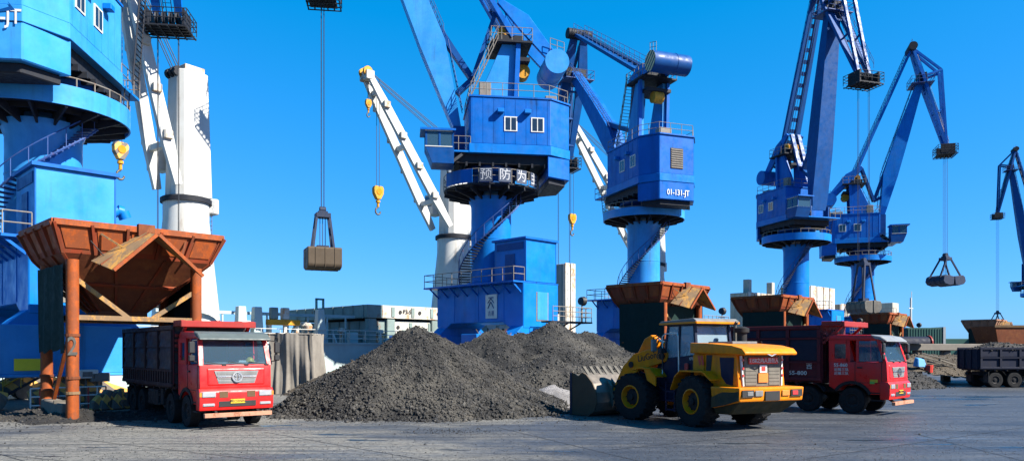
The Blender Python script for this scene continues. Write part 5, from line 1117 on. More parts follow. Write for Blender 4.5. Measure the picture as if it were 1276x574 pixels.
for sg in (-1, 1):
    q = MB(); q.path([(-1.2, sg * .8, 3.45), (-1.35, sg * 1.05, 3.35), (-1.35, sg * 1.05, 2.9)], .02, 6) if sg < 0 else q.path([(.5, sg * .8, 3.2), (.75, sg * 1.15, 3.1), (.75, sg * 1.15, 2.5)], .02, 6); q.build('mirror_arm', M['black'], cb)
MB().box(.72, .8, 1.02, 1.26, 2.55, 3.0).build('mirror', M['visor'], cb, .03); MB().box(-1.42, -1.32, -1.18, -.98, 3.0, 3.35).build('mirror', M['black'], cb, .03)
q = MB(); q.lathe([(0, 2.85), (.17, 2.85), (.17, 3.2), (.25, 3.22), (.25, 3.36), (.1, 3.42), (0, 3.42)], (-2.05, -.55, 0), 'z', 18, False); q.build('air_intake', M['chassis'], hood, smooth=35)
q = MB(); q.path([(-1.65, -.6, 2.8), (-1.65, -.6, 3.5), (-1.75, -.6, 3.6)], .06, 10); q.build('exhaust_stack', M['steel'], hood, smooth=40)
MB().box(-.95, -.75, .86, .93, 1.75, 2.15).build('fire_extinguisher', M['plate_red'], ld, .03)
text('model_lettering', '870H', ld, M['ivory'], .14, (-1.1, .838, 2.3), (-1, 0, 0), (0, 0, 1))
# front fenders, arms, bell crank, cylinders
for sg in (-1, 1):
    q = MB(A); prof = [(.55, 1.62), (.85, 1.88), (1.35, 1.92), (1.75, 1.85)]
    for p0, p1 in zip(prof, prof[1:]):
        ys = sorted((sg * .72, sg * 1.36)); q.hexa([(p0[0], ys[0], p0[1]), (p1[0], ys[0], p1[1]), (p1[0], ys[1], p1[1]), (p0[0], ys[1], p0[1])], [(p0[0], ys[0], p0[1] + .05), (p1[0], ys[0], p1[1] + .05), (p1[0], ys[1], p1[1] + .05), (p0[0], ys[1], p0[1] + .05)])
    q.prism([(.55, 1.3), (.95, 1.5), (1.1, 1.9), (.85, 1.9), (.55, 1.66)], 'y', *sorted((sg * 1.3, sg * 1.36)))
    q.build('front_fender', Y, ld)
    arm = [(.55, 2.2), (.52, 2.5), (.8, 2.66), (1.5, 2.62), (2.2, 2.45), (2.75, 1.98), (3.2, 1.25), (3.5, .62), (3.38, .40), (3.2, .42), (2.8, .98), (2.35, 1.55), (1.9, 1.85), (.9, 2.1)]
    ao = MB(A).prism(arm, 'y', *sorted((sg * .60, sg * .76))).build('lift_arm', Y, ld, .02)
    rt = A @ Vector((-sg, 0, .18)); text('arm_lettering', 'LiuGong', ao, M['ink'], .34, A @ Vector((1.42, sg * .765, 2.36)), rt, A @ Vector((sg * .17, 0, 1)), .95)
    for (x, z, r0) in ((.75, 2.38, .13), (3.32, .58, .12), (2.3, 2.05, .12)): MB(A).lathe([(0, sg * .58), (r0, sg * .58), (r0, sg * .80), (0, sg * .80)], (x, 0, z), 'y', 14, False).build('pin', M['chassis'], ao, smooth=40)
    q = MB(A); q.tube((.8, sg * .4, 1.0), (1.5, sg * .5, 1.5), .11, 12); q.tube((1.5, sg * .5, 1.5), (2.2, sg * .55, 1.85), .06, 10); q.build('lift_cylinder', M['navycab'], ld, smooth=40)
    q = MB(A); q.path([(.6, sg * .9, 1.9), (.58, sg * .95, 2.5)], .03, 6); q.box(.5, .66, sg * .95 - .16, sg * .95 + .16, 2.5, 2.68); q.build('work_lamp', M['black'], ld)
q = MB(A); q.tube((2.3, -.62, 1.95), (2.3, .62, 1.95), .14, 12); q.build('cross_tube', Y, ld, smooth=40)
MB(A).prism([(1.55, 3.02), (1.85, 3.2), (2.2, 3.05), (2.62, 2.4), (2.85, 1.5), (2.72, 1.1), (2.5, 1.1), (2.3, 1.75), (1.9, 2.55), (1.62, 2.75)], 'y', -.14, .14).build('bell_crank', Y, ld, .03)
q = MB(A); q.tube((.65, 0, 2.55), (1.25, 0, 2.85), .13, 12); q.build('tilt_cylinder', Y, ld, smooth=40)
q = MB(A); q.tube((1.25, 0, 2.85), (1.7, 0, 3.05), .06, 10); q.build('cylinder_rod', M['chrome'], ld, smooth=40)
q = MB(A); q.beam((2.62, 0, 1.15), (3.35, 0, 1.12), .2, .16); q.build('bucket_link', Y, ld)
for k, y in enumerate((-.3, .3)): q = MB(A); q.path([(.6, y, 2.4), (.9, y * 1.3, 2.95), (1.3, y, 3.1), (1.7, y * .6, 2.9)], .025, 6); q.build('hydraulic_hose', M['black'], ld)
# bucket
bk = [(4.75, .03), (3.75, .05), (3.45, .22), (3.3, .55), (3.34, .95), (3.55, 1.3), (3.9, 1.62), (4.05, 1.70)]
q = MB(A); W2 = 1.62
for i, (p0, p1) in enumerate(zip(bk, bk[1:])):
    d = Vector((p1[0] - p0[0], 0, p1[1] - p0[1])).normalized(); n = Vector((d.z, 0, -d.x)) * .04
    q.hexa([(p0[0], -W2, p0[1]), (p1[0], -W2, p1[1]), (p1[0], W2, p1[1]), (p0[0], W2, p0[1])], [(p0[0] + n.x, -W2, p0[1] + n.z), (p1[0] + n.x, -W2, p1[1] + n.z), (p1[0] + n.x, W2, p1[1] + n.z), (p0[0] + n.x, W2, p0[1] + n.z)])
bko = q.build('bucket', M['bucket'], ld, smooth=35)
for sg in (-1, 1):
    ys = sorted((sg * W2, sg * (W2 + .05))); MB(A).prism([(4.8, .02), (3.75, .03), (3.43, .2), (3.28, .55), (3.32, .97), (3.53, 1.33), (3.88, 1.64), (4.1, 1.72), (4.35, 1.55), (4.72, 1.74)], 'y', *ys).build('side_plate', M['grab'], bko)
    MB(A).box(4.7, 4.8, *sorted((sg * W2, sg * (W2 + .08))), .05, 1.7).build('side_cutter', M['grab_dark'], bko)
    for yy in (.5, .78):
        ys = sorted((sg * yy, sg * (yy + .07))); MB(A).prism([(3.2, .35), (3.14, .7), (3.3, 1.2), (3.6, 1.48), (3.42, 1.05), (3.4, .6)], 'y', *ys).build('bucket_bracket', M['bucket'], bko)
for k in range(9): y = -1.4 + k * .35; MB(A).prism([(3.88, 1.60), (4.02, 1.70), (4.3, 1.95), (4.22, 1.96)], 'y', y - .03, y + .12).build('spill_guard_bar', M['steel'], bko)
MB(A).box(4.7, 4.95, -W2 - .02, W2 + .02, .0, .045).build('cutting_edge', M['grab_dark'], bko)
# ================================================================== ship alongside
def q2w(a, n, z=0.0, off=78.0):          # quay grid (along, towards water) -> world, measured from (0, off)
    return Vector((0, off, 0)) + QA * a + QN * n + Vector((0, 0, z))
def on_line(xpix, off):                   # where the sight line of a pixel column meets y = x + off
    k = (xpix - 638) / F; y = off / (1 - k); return Vector((k * y, y, 0))
def q_of(p, off=78.0):
    d = p - Vector((0, off, 0)); return d.dot(QA), d.dot(QN)
ship = thing('cargo_ship', 'long grey-green cargo ship moored along the quay behind the cranes', 'ship', (0, 78, 0), S45)
aL, aR = -75.0, 190.0
q = MB(); q.prism([(0, -3.1), (0, 3.1), (-.12, 3.1), (-.12, 3.24), (.5, 3.24), (.5, 3.0), (24, 3.0), (24, -3.1)], 'x', aL, aR); q.build('hull', M['hull'], ship)
r_ = MB(); railing(r_, [(aL, .4, 3.24), (aR, .4, 3.24)], 1.05, 1.6, .03, False, 2); r_.build('deck_railing', M['white'], ship)
# hatch cover stack with its legs
p = on_line(458, 82); ha, hn = q_of(p)
for (z0, z1, da, inset, m_) in ((5.55, 6.75, 0, 0, 'hatch'), (4.15, 5.35, .9, .35, 'hatch')):
    cv = MB(); cv.box(ha + da, ha + 26, hn + inset, hn + 15, z0, z1)
    co = cv.build('hatch_cover', M[m_], ship, .04)
    MB().box(ha + da + 1.6, ha + 26.1, hn + inset - .05, hn + inset, z0 + .02, z1 - .02).build('cover_side', M['white_rust'], co)
    for k in range(9): MB().box(ha + 2.6 + k * 2.3, ha + 2.95 + k * 2.3, hn + inset - .12, hn + inset - .05, z0 + .15, z1 - .15).build('lashing_lug', M['hatch'], co)
    for k in range(9): MB().lathe([(0, 0), (.18, 0), (.18, .06), (0, .06)], (ha + 3.6 + k * 2.3, hn + inset - .11, (z0 + z1) / 2), 'y', 12, False).build('recess', M['ink'], co)
    for k in range(8): MB().box(ha + da - .08, ha + da, hn + inset + .6 + k * 1.7, hn + inset + .75 + k * 1.7, z0, z1).build('end_rib', M['hatch'], co)
text('cover_lettering', 'P3-5', ship, M['ink'], .55, (ha + 4.4, hn - .12, 6.2), (1, 0, 0), (0, 0, 1)); text('cover_lettering', 'P3-6', ship, M['ink'], .55, (ha + 9.6, hn - .12, 6.2), (1, 0, 0), (0, 0, 1))
for da in (.1, 2.2, 7.5, 14): 
    q = MB(); q.box(ha + da, ha + da + .9, hn + .05, hn + .6, 3.0, 5.5); q.build('cover_leg', M['hatch'], ship, .05)
q = MB(); q.box(ha - 22, ha + 26, hn + 2.0, hn + 13, 3.0, 4.1); q.build('hatch_coaming', M['hatch'], ship, .03)
for k in range(16): MB().prism([(hn + 2.0, 3.0), (hn + 1.2, 3.0), (hn + 1.9, 4.0), (hn + 2.0, 4.0)], 'x', ha - 20 + k * 1.6, ha - 19.85 + k * 1.6).build('coaming_bracket', M['white'], ship)
# tapered post with a teal frame, goal-post fairlead, yellow beam
def at_ship(xp, off): return q_of(on_line(xp, off))
a_, n_0 = at_ship(398.5, 79.2)
MB().hexa([(a_ - .5, n_0 - .4, 3.1), (a_ + .5, n_0 - .4, 3.1), (a_ + .5, n_0 + .4, 3.1), (a_ - .5, n_0 + .4, 3.1)], [(a_ - .28, n_0 - .25, 6.0), (a_ + .28, n_0 - .25, 6.0), (a_ + .28, n_0 + .25, 6.0), (a_ - .28, n_0 + .25, 6.0)]).build('derrick_post', M['hull'], ship, .04)
q = MB(); q.box(a_ - .38, a_ - .26, -.1 + n_0, .1 + n_0, 6.0, 6.85); q.box(a_ + .26, a_ + .38, -.1 + n_0, .1 + n_0, 6.0, 6.85); q.box(a_ - .38, a_ + .38, -.1 + n_0, .1 + n_0, 6.75, 6.9); q.build('teal_frame', M['teal'], ship)
for xp in (300, 320):
    a_, n_0 = at_ship(xp, 80); MB().hexa([(a_ - .45, n_0 - .4, 3.0), (a_ + .45, n_0 - .4, 3.0), (a_ + .45, n_0 + .4, 3.0), (a_ - .45, n_0 + .4, 3.0)], [(a_ - .3, n_0 - .3, 6.0), (a_ + .3, n_0 - .3, 6.0), (a_ + .3, n_0 + .3, 6.0), (a_ - .3, n_0 + .3, 6.0)]).build('fairlead_post', M['hull'], ship, .04)
a0_, n_0 = at_ship(296, 80); a1_, _ = at_ship(324, 80); MB().box(a0_, a1_, n_0 - .35, n_0 + .35, 4.3, 4.9).build('fairlead_beam', M['hull'], ship, .05)
a0_, n_0 = at_ship(333, 79.5); a1_, _ = at_ship(372, 79.5); MB().box(a0_, a1_, n_0 - .3, n_0 + .3, 4.6, 5.05).build('yellow_beam', M['hook'], ship, .03)
for xp, m_ in ((341, 'hatch'), (355, 'white_rust')): a_, _ = at_ship(xp, 79.5); MB().box(a_ - .3, a_ + .3, n_0 - .25, n_0 + .25, 5.05, 6.0).build('mooring_bitt', M[m_], ship, .06)
for xp in (336, 355, 370): a_, _ = at_ship(xp, 79.5); MB().box(a_ - .12, a_ + .12, n_0 - .12, n_0 + .12, 3.0, 4.6).build('beam_leg', M['white_rust'], ship)
a_, n_0 = at_ship(384, 79.2); q = MB(); q.tube((a_, n_0, 3.1), (a_, n_0, 4.3), .08, 8); q.lathe([(0, 4.2), (.3, 4.25), (.35, 4.6), (.2, 4.8), (0, 4.85)], (a_, n_0, 0), 'z', 14, False); q.build('deck_vent', M['white_rust'], ship, smooth=40)
# deck clutter along the rail
random.seed(31)
for k in range(14):
    xp = 335 + k * 15 + random.uniform(-4, 4); a_, n_0 = at_ship(xp, 80.2); hgt = random.uniform(.5, 1.9)
    if k % 3 == 0: MB().lathe([(0, 3.0), (.16, 3.0), (.16, 3 + hgt), (.34, 3.05 + hgt), (.3, 3.35 + hgt), (0, 3.4 + hgt)], (a_, n_0, 0), 'z', 12, False).build('air_pipe', M['white_rust'], ship, smooth=40)
    elif k % 3 == 1: MB().box(a_ - .4, a_ + .4, n_0 - .3, n_0 + .3, 3.0, 3.2 + hgt * .5).build('deck_locker', M['hull'], ship, .04)
    else: MB().path([(a_ - 1.2, n_0, 3.6), (a_, n_0, 3.65), (a_ + .2, n_0, 4.4), (a_ + 1.6, n_0, 4.4)], .07, 7).build('deck_pipe', M['hatch'], ship, smooth=40)
for k in range(9):
    a_ = ha - 1.5 - k * 1.9; MB().box(a_, a_ + .12, hn + 1.3, hn + 1.42, 3.0, 5.6).build('stanchion', M['hull'], ship)
MB().box(ha - 18, ha - .5, hn + 1.25, hn + 1.47, 5.5, 5.75).build('walkway_beam', M['hull'], ship)
# upright folded hatch covers
def upright(xp, wa, wn, z0, z1, off, panels, name='upright_hatch_cover'):
    a_, n_0 = at_ship(xp, off); q = MB(); q.box(a_, a_ + wa, n_0, n_0 + wn, z0, z1); o = q.build(name, M['hatch_grey' if xp < 800 else 'beige'], ship, .05)
    for k in range(panels):
        w = wa / panels; x = a_ + k * w + w * .08
        pa = MB().box(x, x + w * .84, n_0 - .14, n_0, z0 + .2, z1 + .1).build('cover_edge', M['white_rust'], o, .03)
        for j in range(9): zz = z0 + .7 + j * (z1 - z0 - 1) / 9; MB().box(x + w * .25, x + w * .5, n_0 - .16, n_0 - .14, zz, zz + .22).build('edge_slot', M['hatch_grey'], pa)
    for k in range(3): MB().box(a_ - .03, a_, n_0 + .3 + k * wn * .3, n_0 + .36 + k * wn * .3, z0, z1).build('cover_seam', M['hatch'], o)
upright(703, 1.95, 2.7, 3.0, 12.6, 82, 2)
upright(931, 13, 3, 3.0, 11.8, 84, 6); upright(1009, 11, 5.5, 3.0, 14.2, 84, 4); upright(1047, 9, 5, 3.0, 11.5, 84, 3)
for xp in (933, 962): a_, n_0 = at_ship(xp, 84.5); MB().box(a_, a_ + 1.0, n_0, n_0 + 1.0, 11.7, 14.0).build('deck_post', M['beige'], ship, .05)
a_, n_0 = at_ship(1120, 86); q = MB(); q.box(a_ - 3, a_ + 4, n_0, n_0 + 8, 3, 11); q.box(a_ - 1, a_ + 3, n_0 + 1, n_0 + 6, 11, 13.5); q.build('deckhouse', M['beige'], ship, .05)
a_, n_0 = at_ship(1135, 86); q = MB(); q.tube((a_, n_0, 3), (a_, n_0, 15), .25, 8); q.tube((a_ - 1.5, n_0, 12.5), (a_ + 1.5, n_0, 12.5), .1, 6); q.tube((a_ + .5, n_0, 11), (a_ + .5, n_0, 16.5), .08, 6); q.build('signal_mast', M['white'], ship)

# ---- deck cranes of the ship
def deck_crane(label, xp, s, tip_px, hooks):
    C = on_line(xp, 88); az = math.atan2(s[1], s[0]); U = Matrix.Rotation(az, 4, 'Z'); sx, sy = math.cos(az), math.sin(az)
    def f(x, y): k = (x - 638) / F; t = (k * C.y - C.x) / (sx - k * sy); return t, CH + (HY - y) / F * (C.y + t * sy)
    r = thing('deck_crane', label, 'crane', C, 0, 'white deck cranes of the moored ship')
    zr = 14.7
    MB().lathe([(0, 3.0), (2.7, 3.0), (2.5, 6), (1.75, 13.0), (1.75, zr - .3), (0, zr - .3)], n=28, closed=False).build('pedestal', M['white'], r, smooth=30)
    MB().lathe([(0, zr - .3), (1.95, zr - .3), (1.95, zr + .05), (1.8, zr + .15), (0, zr + .15)], n=28, closed=False).build('slew_ring', M['under'], r, smooth=30)
    w = 1.35; plan = lambda k: [(-1.5 * k, -w * k), (.9 * k, -w * k), (1.35 * k, -w * .6 * k), (1.35 * k, w * .6 * k), (.9 * k, w * k), (-1.5 * k, w * k)]
    a = [(x, y, zr + .15) for x, y in plan(1.0)]; b = [(x, y, zr + 10.2) for x, y in plan(.84)]
    h = MB(U); h.add(a + b, [(5, 4, 3, 2, 1, 0), (6, 7, 8, 9, 10, 11)] + [(i, (i + 1) % 6, 6 + (i + 1) % 6, 6 + i) for i in range(6)]); ho = h.build('crane_house', M['white'], r, .06)
    MB(U).box(-1.1, .6, -.9, .9, zr + 10.2, zr + 10.7).build('winch_box', M['white_rust'], ho, .03)
    for y in (-.5, .1, .6): MB(U).lathe([(0, -.15), (.4, -.15), (.4, .15), (0, .15)], (1.1, y, zr + 10.0), 'y', 14, False).build('sheave', M['under'], ho, smooth=40)
    ca = MB(U).box(.5, 1.9, -w - 1.3, -w + .1, zr + 2.4, zr + 4.6).build('cabin', M['white'], r, .05); MB(U).box(1.9, 1.93, -w - 1.2, -w, zr + 3.3, zr + 4.4).build('cabin_window', M['glass'], ca)
    MB(U).box(-2.6, -1.6, -.6, .6, zr - .9, zr + .4).build('motor_box', M['white'], r, .1)
    q = MB(U); ladder(q, (-2.0, 0, 3.2), (-2.1, 0, zr), (0, 1, 0), .6, .35, .03); q.build('pedestal_ladder', M['rail'], r)
    tt, tz = f(*tip_px); Tp = Vector((tt, 0, tz)); F0 = Vector((1.6, 0, zr + .8))
    for sg in (-1, 1):
        a0 = F0 + Vector((0, sg * 1.55, 0)); a1 = Tp + Vector((0, sg * .45, 0)); m = a0.lerp(a1, .5)
        j = MB(U); j.beam(a0, m, .38, .55, .36, .95, up=(0, 1, 0)) if False else None
        d = (a1 - a0).normalized(); nrm = Vector((-d.z, 0, d.x))
        def sec(c, h, wd): return [c - nrm * h / 2 - Vector((0, wd / 2, 0)), c - nrm * h / 2 + Vector((0, wd / 2, 0)), c + nrm * h / 2 + Vector((0, wd / 2, 0)), c + nrm * h / 2 - Vector((0, wd / 2, 0))]
        j.hexa(sec(a0, .6, .4), sec(a0.lerp(a1, .2), 1.0, .42)); j.hexa(sec(a0.lerp(a1, .2), 1.0, .42), sec(a0.lerp(a1, .8), .9, .38)); j.hexa(sec(a0.lerp(a1, .8), .9, .38), sec(a1, .6, .34))
        jo = j.build('jib_beam', M['white'], r, .02)
        for fr in (.22, .42, .62, .82): c = a0.lerp(a1, fr) - nrm * .0; MB(U).box(c.x - .35, c.x + .35, c.y - .3 + sg * .2, c.y + .3 + sg * .2, c.z - .4, c.z + .25).build('jib_lug', M['white_rust'], jo, .04)
    for fr in (.18, .55, .9): a = F0.lerp(Tp, fr); ww = 1.55 + (.45 - 1.55) * fr; MB(U).beam(a - Vector((0, ww, 0)), a + Vector((0, ww, 0)), .45, .45).build('jib_cross_tube', M['white'], r)
    q = MB(U); q.box(Tp.x - .4, Tp.x + .5, -.7, .7, Tp.z - .4, Tp.z + .5)
    q.build('jib_head', M['white_rust'], r, .05)
    for y in (-.4, .4): MB(U).lathe([(.1, -.12), (.5, -.12), (.42, 0), (.5, .12), (.1, .12)], Tp + Vector((.2, y, .4)), 'y', 16).build('head_sheave', M['hook'], r)
    q = MB(U)
    for y in (-.5, -.2, .3, .6): q.tube((.9, y, zr + 10.3), Tp + Vector((0, y * .6, .5)), .035, 5)
    for (hx, hy, big) in hooks:
        t_, z_ = f(hx, hy)
        for y in (-.25, .25) if big else (-.08, .08): q.tube((t_, y, Tp.z), (t_, y, z_), .028, 5)
    q.build('luffing_rope', M['rope'], r)
    for (hx, hy, big) in hooks:
        t_, z_ = f(hx, hy); P = C + U @ Vector((t_, 0, 0)); P.z = z_; k = 1.0 if big else .6
        lab = {150: 'big yellow striped hook block beside the left white deck crane', 471: 'yellow hook block hanging below the white jib in mid-sky', 459: 'small orange hook close under the white jib tip', 713: 'yellow hook hanging between the middle crane and crane 01-131-JT'}[hx]
        hk = thing('hook_block', lab, 'hook', P, az, 'hooks hanging from the ship cranes')
        b = MB(); b.prism([(-.55 * k, -.1), (-.42 * k, .15), (.42 * k, .15), (.55 * k, -.1), (.52 * k, -.6 * k), (.2 * k, -1.15 * k), (-.2 * k, -1.15 * k), (-.52 * k, -.6 * k)], 'y', -.25 * k, .25 * k); b.build('block', M['hazard'] if hx == 150 else M['hook'], hk, .03)
        MB().lathe([(0, -.3 * k), (.3 * k, -.3 * k), (.3 * k, .3 * k), (0, .3 * k)], (0, 0, -.4 * k), 'y', 16, False).build('block_sheave', M['yellow'], hk, smooth=40)
        b = MB(); b.tube((0, 0, -1.1 * k), (0, 0, -1.9 * k), .13 * k, 10); b.lathe([(0, -1.5 * k), (.22 * k, -1.45 * k), (.22 * k, -1.25 * k), (0, -1.2 * k)], (0, 0, 0), 'z', 12, False); b.build('shank', M['hook'], hk, smooth=40)
        b = MB(); pts = [(.28 * k * math.sin(t), 0, -2.3 * k + .34 * k * math.cos(t)) for t in np.linspace(0, 4.6, 14)]; b.path([(0, 0, -1.85 * k)] + pts, .085 * k, 8); b.build('hook', M['steel'], hk, smooth=50)
    return r
deck_crane('white ship crane with tall square house at the left, above the hopper', 232, (-.6, -.8), (148, -62), [(150, 180, True)])
deck_crane('white ship crane with a long jib, half hidden behind the middle blue crane', 565, (-.75, -.66), (458, 96), [(471, 234, True), (459, 126, False)])
deck_crane('white ship crane behind crane 01-131-JT, only its jib and post showing', 812, (-.8, -.6), (714, 156), [(713, 268, True)])

# ================================================================== smaller things on the quay
# canvas cover
cx = px(364, 436, 45.0); cv = thing('canvas_cover', 'beige canvas sheet hanging in folds behind the left red truck', 'canvas', (cx.x, cx.y, 0), 0)
def drape(p0, p1, z0, z1, amp, flare, seed):
    random.seed(seed); n1, n2 = 46, 9; vs = []; p0 = Vector(p0); p1 = Vector(p1); d = (p1 - p0).normalized(); nr = Vector((d.y, -d.x, 0)); ph = [random.uniform(0, 6) for _ in range(4)]
    for i in range(n1):
        f = i / (n1 - 1); fold = amp * (math.sin(f * 31 + ph[0]) * .5 + math.sin(f * 57 + ph[1]) * .3 + math.sin(f * 13 + ph[2]) * .5)
        for j in range(n2):
            g_ = j / (n2 - 1); p = p0.lerp(p1, f + (f - .4) * flare * (1 - g_)); vs.append(p + nr * (fold * (1.15 - g_ * .9) + .08 * math.sin(5 * g_ + f * 7)) + Vector((0, 0, z0 + (z1 - z0) * g_ - .05 * math.sin(f * 25) * (j == n2 - 1))))
    return MB().add(vs, [(i * n2 + j, (i + 1) * n2 + j, (i + 1) * n2 + j + 1, i * n2 + j + 1) for i in range(n1 - 1) for j in range(n2 - 1)])
drape((-1.35, 0, 0), (1.15, 0, 0), .02, 3.6, .11, .16, 3).build('front_sheet', M['canvas'], cv, smooth=60)
drape((1.15, 0, 0), (1.4, 2.2, 0), .02, 3.55, .08, .1, 5).build('side_sheet', M['canvas'], cv, smooth=60)
MB().box(-1.35, 1.2, .03, 2.2, 3.5, 3.6).build('top_sheet', M['canvas'], cv, .04)
MB().box(-1.2, 1.0, .15, 2.1, 0, 3.48).build('covered_stack', M['kerbstone'], cv)
for k in range(4): MB().path([(-.95, -.16, 3.35 - k * .32), (-.78, -.2, 3.3 - k * .32), (-.8, -.18, 3.12 - k * .32), (-.98, -.15, 3.16 - k * .32)], .035, 6, True).build('tie_loop', M['black'], cv)
# concrete block under the marked hopper
b_ = thing('concrete_block', 'long concrete block lying between the posts of the marked hopper', 'block', (-16.1, 28.0, 0), S45)
MB().hexa([(-.35, .3, .02), (.25, .3, .02), (.25, 3.1, .02), (-.35, 3.1, .02)], [(-.32, .32, .62), (.22, .32, .62), (.22, 3.08, .7), (-.32, 3.08, .7)]).build('block_body', M['kerbstone'], b_, .04)
MB().box(-.36, .26, 1.1, 1.2, .6, .72).build('lifting_bar', M['steel'], b_)
# sign on the crane's sill
sp0 = on_line(36, 53.6); sg_ = thing('sign_board', 'small plain yellow sign on the blue beam at the left edge', 'sign', (sp0.x, sp0.y, 0), S45)
MB().box(-.55, .55, -.02, .02, 1.72, 2.24).build('board', M['signyellow'], sg_, .01); MB().box(.55, .85, -.015, .015, 2.0, 2.2).build('bracket', M['ivory'], sg_)
# red and white barriers
for k, (xa, xb) in enumerate(((38, 84), (99, 132))):
    p0 = on_line(xa, 52.6); p1 = on_line(xb, 52.6); d = (p1 - p0).normalized(); L_ = (p1 - p0).length
    b_ = thing('barrier', ('red and white barrier fence left of the hopper posts', 'red and white barrier fence right of the hopper posts, behind the truck')[k], 'barrier', p0, math.atan2(d.y, d.x), 'red and white barriers')
    for z in (.25, .62, .98): MB().tube((0, 0, z), (L_, 0, z), .035, 8).build('rail', M['ivory'], b_)
    kk = max(3, int(L_ / .32))
    for i in range(kk + 1): MB().tube((L_ * i / kk, 0, .02), (L_ * i / kk, 0, .98), .032, 8).build('bar', M['signred'] if i % 2 else M['ivory'], b_)
# striped timber-like wheel chocks beside the rails
for k, (xp, off, n) in enumerate(((128, 51.0, 5), (70, 51.5, 0))):
    for i in range(n):
        P = on_line(xp + i * 7, off); P.z = 0
        b_ = thing('rail_clamp', ('worn striped rail clamp, leftmost of the row behind the truck', 'second striped rail clamp of the row behind the truck', 'third striped rail clamp of the row behind the truck', 'fourth striped rail clamp of the row behind the truck', 'striped rail clamp nearest the truck bed, last of its row')[i], 'rail clamp', P, S45 + .3 * (i % 2), 'striped rail clamps')
        MB().prism([(-.5, .02), (.5, .02), (.35, .55 + .2 * (i % 3)), (-.1, .75 + .15 * (i % 2)), (-.45, .4)], 'y', -.22, .22).build('clamp_body', M['hazard'], b_, .04); MB().lathe([(0, -.26), (.16, -.26), (.16, .26), (0, .26)], (0, 0, .28), 'y', 12, False).build('clamp_wheel', M['steel'], b_)
# gangway to the ship
p0 = on_line(5, 66); g_ = thing('gangway', 'dark gangway with yellow handrails seen under the blue beam at the left', 'gangway', (p0.x, p0.y, 0), math.atan2(.45, .9))
MB().beam((0, 0, .2), (5.5, 0, 3.6), .9, .12).build('walkway', M['under'], g_)
for sg in (-1, 1):
    q = MB(); 
    for (za) in (.55, 1.0): q.tube((0, sg * .45, .2 + za), (5.5, sg * .45, 3.6 + za), .035, 6)
    for i in range(8): q.tube((5.5 * i / 7, sg * .45, .2 + 3.4 * i / 7), (5.5 * i / 7, sg * .45, 1.2 + 3.4 * i / 7), .03, 6)
    q.build('handrail', M['hook'], g_)
# junction boxes under the sill
for k, (xp, y_) in enumerate(((107, 466), (122, 470))):
    P = on_line(xp, 53.8); z_ = CH + (HY - y_) / F * P.y; b_ = thing('junction_box', ('white electrical box below the blue beam, beside the orange post', 'grey motor unit below the blue beam, left of the truck')[k], 'box', (P.x, P.y, 0), S45)
    MB().box(-.45 + .1 * k, .45, -.25, .25, z_ - .18, z_ + .22).build('housing', M['ivory' if k == 0 else 'grey'], b_, .03); MB().box(-.2, .2, -.265, -.25, z_ - .1, z_ + .12).build('cover', M['grey'], b_); MB().tube((0, 0, .02), (0, 0, z_ - .17), .06, 8).build('stand', M['steel'], b_)
# scrap behind the rear heap
p0 = px(617, 432, 52.5); b_ = thing('scrap_bundle', 'fan of rusty rods and hoses sticking up behind the rear heap', 'scrap', (p0.x, p0.y, 0), 0)
random.seed(5)
for i in range(26): x = random.uniform(-.9, .9); MB().tube((x * .5, random.uniform(-.3, .3), 2.6), (x * 1.3 + random.uniform(-.3, .3), random.uniform(-.4, .4), random.uniform(3.5, 4.15)), random.uniform(.02, .05), 5).build('rod', M[random.choice(('rust', 'rust_pale', 'orange', 'rust_pale'))], b_)
MB().box(-.8, .8, -.5, .5, .02, 2.7).build('crate', M['rust_dark'], b_, .04)
# yard wall, conveyor hood, container, bank at the right
w_ = thing('yard_wall', 'long low concrete yard wall behind the dark heap at the right', 'wall', (0, 0, 0), 0)
wa, wb = px(1095, 436, 60), px(1300, 436, 66); wa.z = wb.z = 0
MB().beam(wa + Vector((0, 0, 2.85)), wb + Vector((0, 0, 2.85)), 1.0, .55).build('coping', M['concrete'], w_, .04)
for i in range(6): p = wa.lerp(wb, (i + .3) / 6); MB().box(p.x - .3, p.x + .3, p.y - .25, p.y + .25, .02, 2.58).build('pier', M['concrete'], w_, .03)
heap('ore_heap', 'brown bank of fines under the yard wall at the right', [(31.5, 60.5, 2.5, .45, 2.2), (35.5, 60.8, 2.4, .4, 2.0), (40, 61.5, 2.6, .4, 2.0)], (26, 46, 56.5, 64), .25, 2500, .03, .14, EARTH, EARTH)
c_ = px(1122, 427, 60); b_ = thing('conveyor_hood', 'dark rounded conveyor hood with a red end lying on the yard wall', 'conveyor', (c_.x, c_.y, 3.13), math.atan2(6, 205))
arc = [(.55 * math.cos(t), .55 * math.sin(t)) for t in np.linspace(0, math.pi, 11)]
MB().prism(arc, 'x', -2.6, 2.2).build('hood', M['navy'], b_, smooth=30); q = MB()
for a0, a1 in zip(arc, arc[1:]): q.hexa([(2.2, a0[0], a0[1]), (2.3, a0[0], a0[1]), (2.3, a1[0], a1[1]), (2.2, a1[0], a1[1])], [(2.2, a0[0] * 1.15, a0[1] * 1.15), (2.3, a0[0] * 1.15, a0[1] * 1.15), (2.3, a1[0] * 1.15, a1[1] * 1.15), (2.2, a1[0] * 1.15, a1[1] * 1.15)])
q.box(2.2, 2.3, -.03, .03, 0, .55); q.box(2.2, 2.3, -.6, .6, -.02, .06); q.build('end_frame', M['bedred'], b_)
p0 = px(1154, 420, 105); b_ = thing('container_shed', 'dark green corrugated shed behind the yard wall', 'shed', (p0.x, p0.y, 0), 0)
MB().box(-2.6, 2.3, 0, 5, 0, 5.7).build('wall', M['green_box'], b_, .03)
for i in range(13): MB().box(-2.5 + i * .37, -2.36 + i * .37, -.06, 0, .1, 5.55).build('corrugation', M['green_box'], b_)
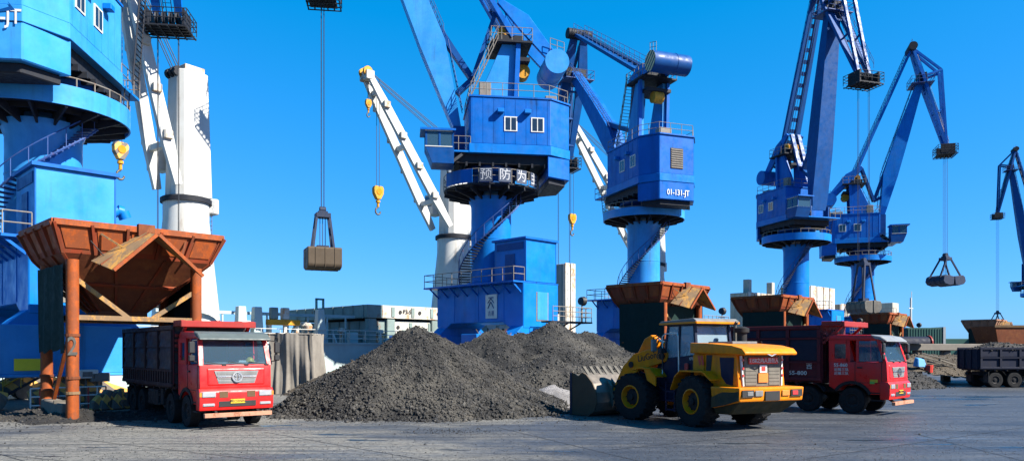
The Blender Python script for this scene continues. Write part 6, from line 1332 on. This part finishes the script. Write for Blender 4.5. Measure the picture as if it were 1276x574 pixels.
MB().box(2.32, 2.65, -.1, 4.9, 0, 5.8).build('corner_post', M['hatch_grey'], b_); MB().box(2.7, 6.5, 1, 5, 0, 4.2).build('annex', M['green_box'], b_, .03)
p0 = px(1262, 420, 104); b_ = thing('steel_skip', 'dark brown steel skip behind the coal truck at the right edge', 'skip', (p0.x, p0.y, 0), .1)
MB().hexa([(-2.0, 0, 2.6), (4, 0, 2.6), (4, 4, 2.6), (-2.0, 4, 2.6)], [(-2.9, -.4, 5.9), (4.8, -.4, 5.9), (4.8, 4.4, 5.9), (-2.9, 4.4, 5.9)]).build('skip_body', M['rust_dark'], b_, .04); MB().box(-3, 4.9, -.5, -.4, 5.7, 6.0).build('skip_rim', M['brown'], b_); MB().box(-1.6, 3.6, .4, 3.6, 0, 2.6).build('skip_stand', M['chassis'], b_)
# rubbish on the bank
random.seed(9)
c_ = px(1146, 451, 57); b_ = thing('rubbish', 'crumpled blue sheet and red bin lying on the brown bank', 'rubbish', (c_.x, c_.y, 0), .4)
z_ = CH + (HY - 451) / F * 57
MB().hexa([(-.5, -.3, z_ - .35), (.4, -.35, z_ - .4), (.5, .3, z_ - .35), (-.4, .3, z_ - .3)], [(-.35, -.15, z_ + .3), (.3, -.2, z_ + .2), (.35, .2, z_ + .32), (-.3, .2, z_ + .4)]).build('sheet', M['bluebag'], b_, .05); MB().lathe([(0, -.75), (.28, -.75), (.33, -.2), (0, -.2)], (.55, -.3, z_), 'z', 12, False).build('bin', M['plate_red'], b_)
for i in range(4):
    c_ = px(1156 + i * 9, 446 + i * 4 - (i % 2) * 6, 58); a0 = random.uniform(-.3, .5)
    b_ = thing('timber_pole', ('pale pole on the brown bank, nearest the blue sheet', 'second pale pole lying on the brown bank', 'third pale pole lying on the brown bank', 'pale pole on the brown bank nearest the coal truck')[i], 'pole', c_, a0, 'pale poles on the bank')
    MB().beam((-1.0, 0, .25), (1.0, 0, -.25), .1, .1).build('pole', M['concrete'], b_, .02); MB().box(-1.05, -.95, -.07, .07, .17, .33).build('end_cap', M['steel'], b_)
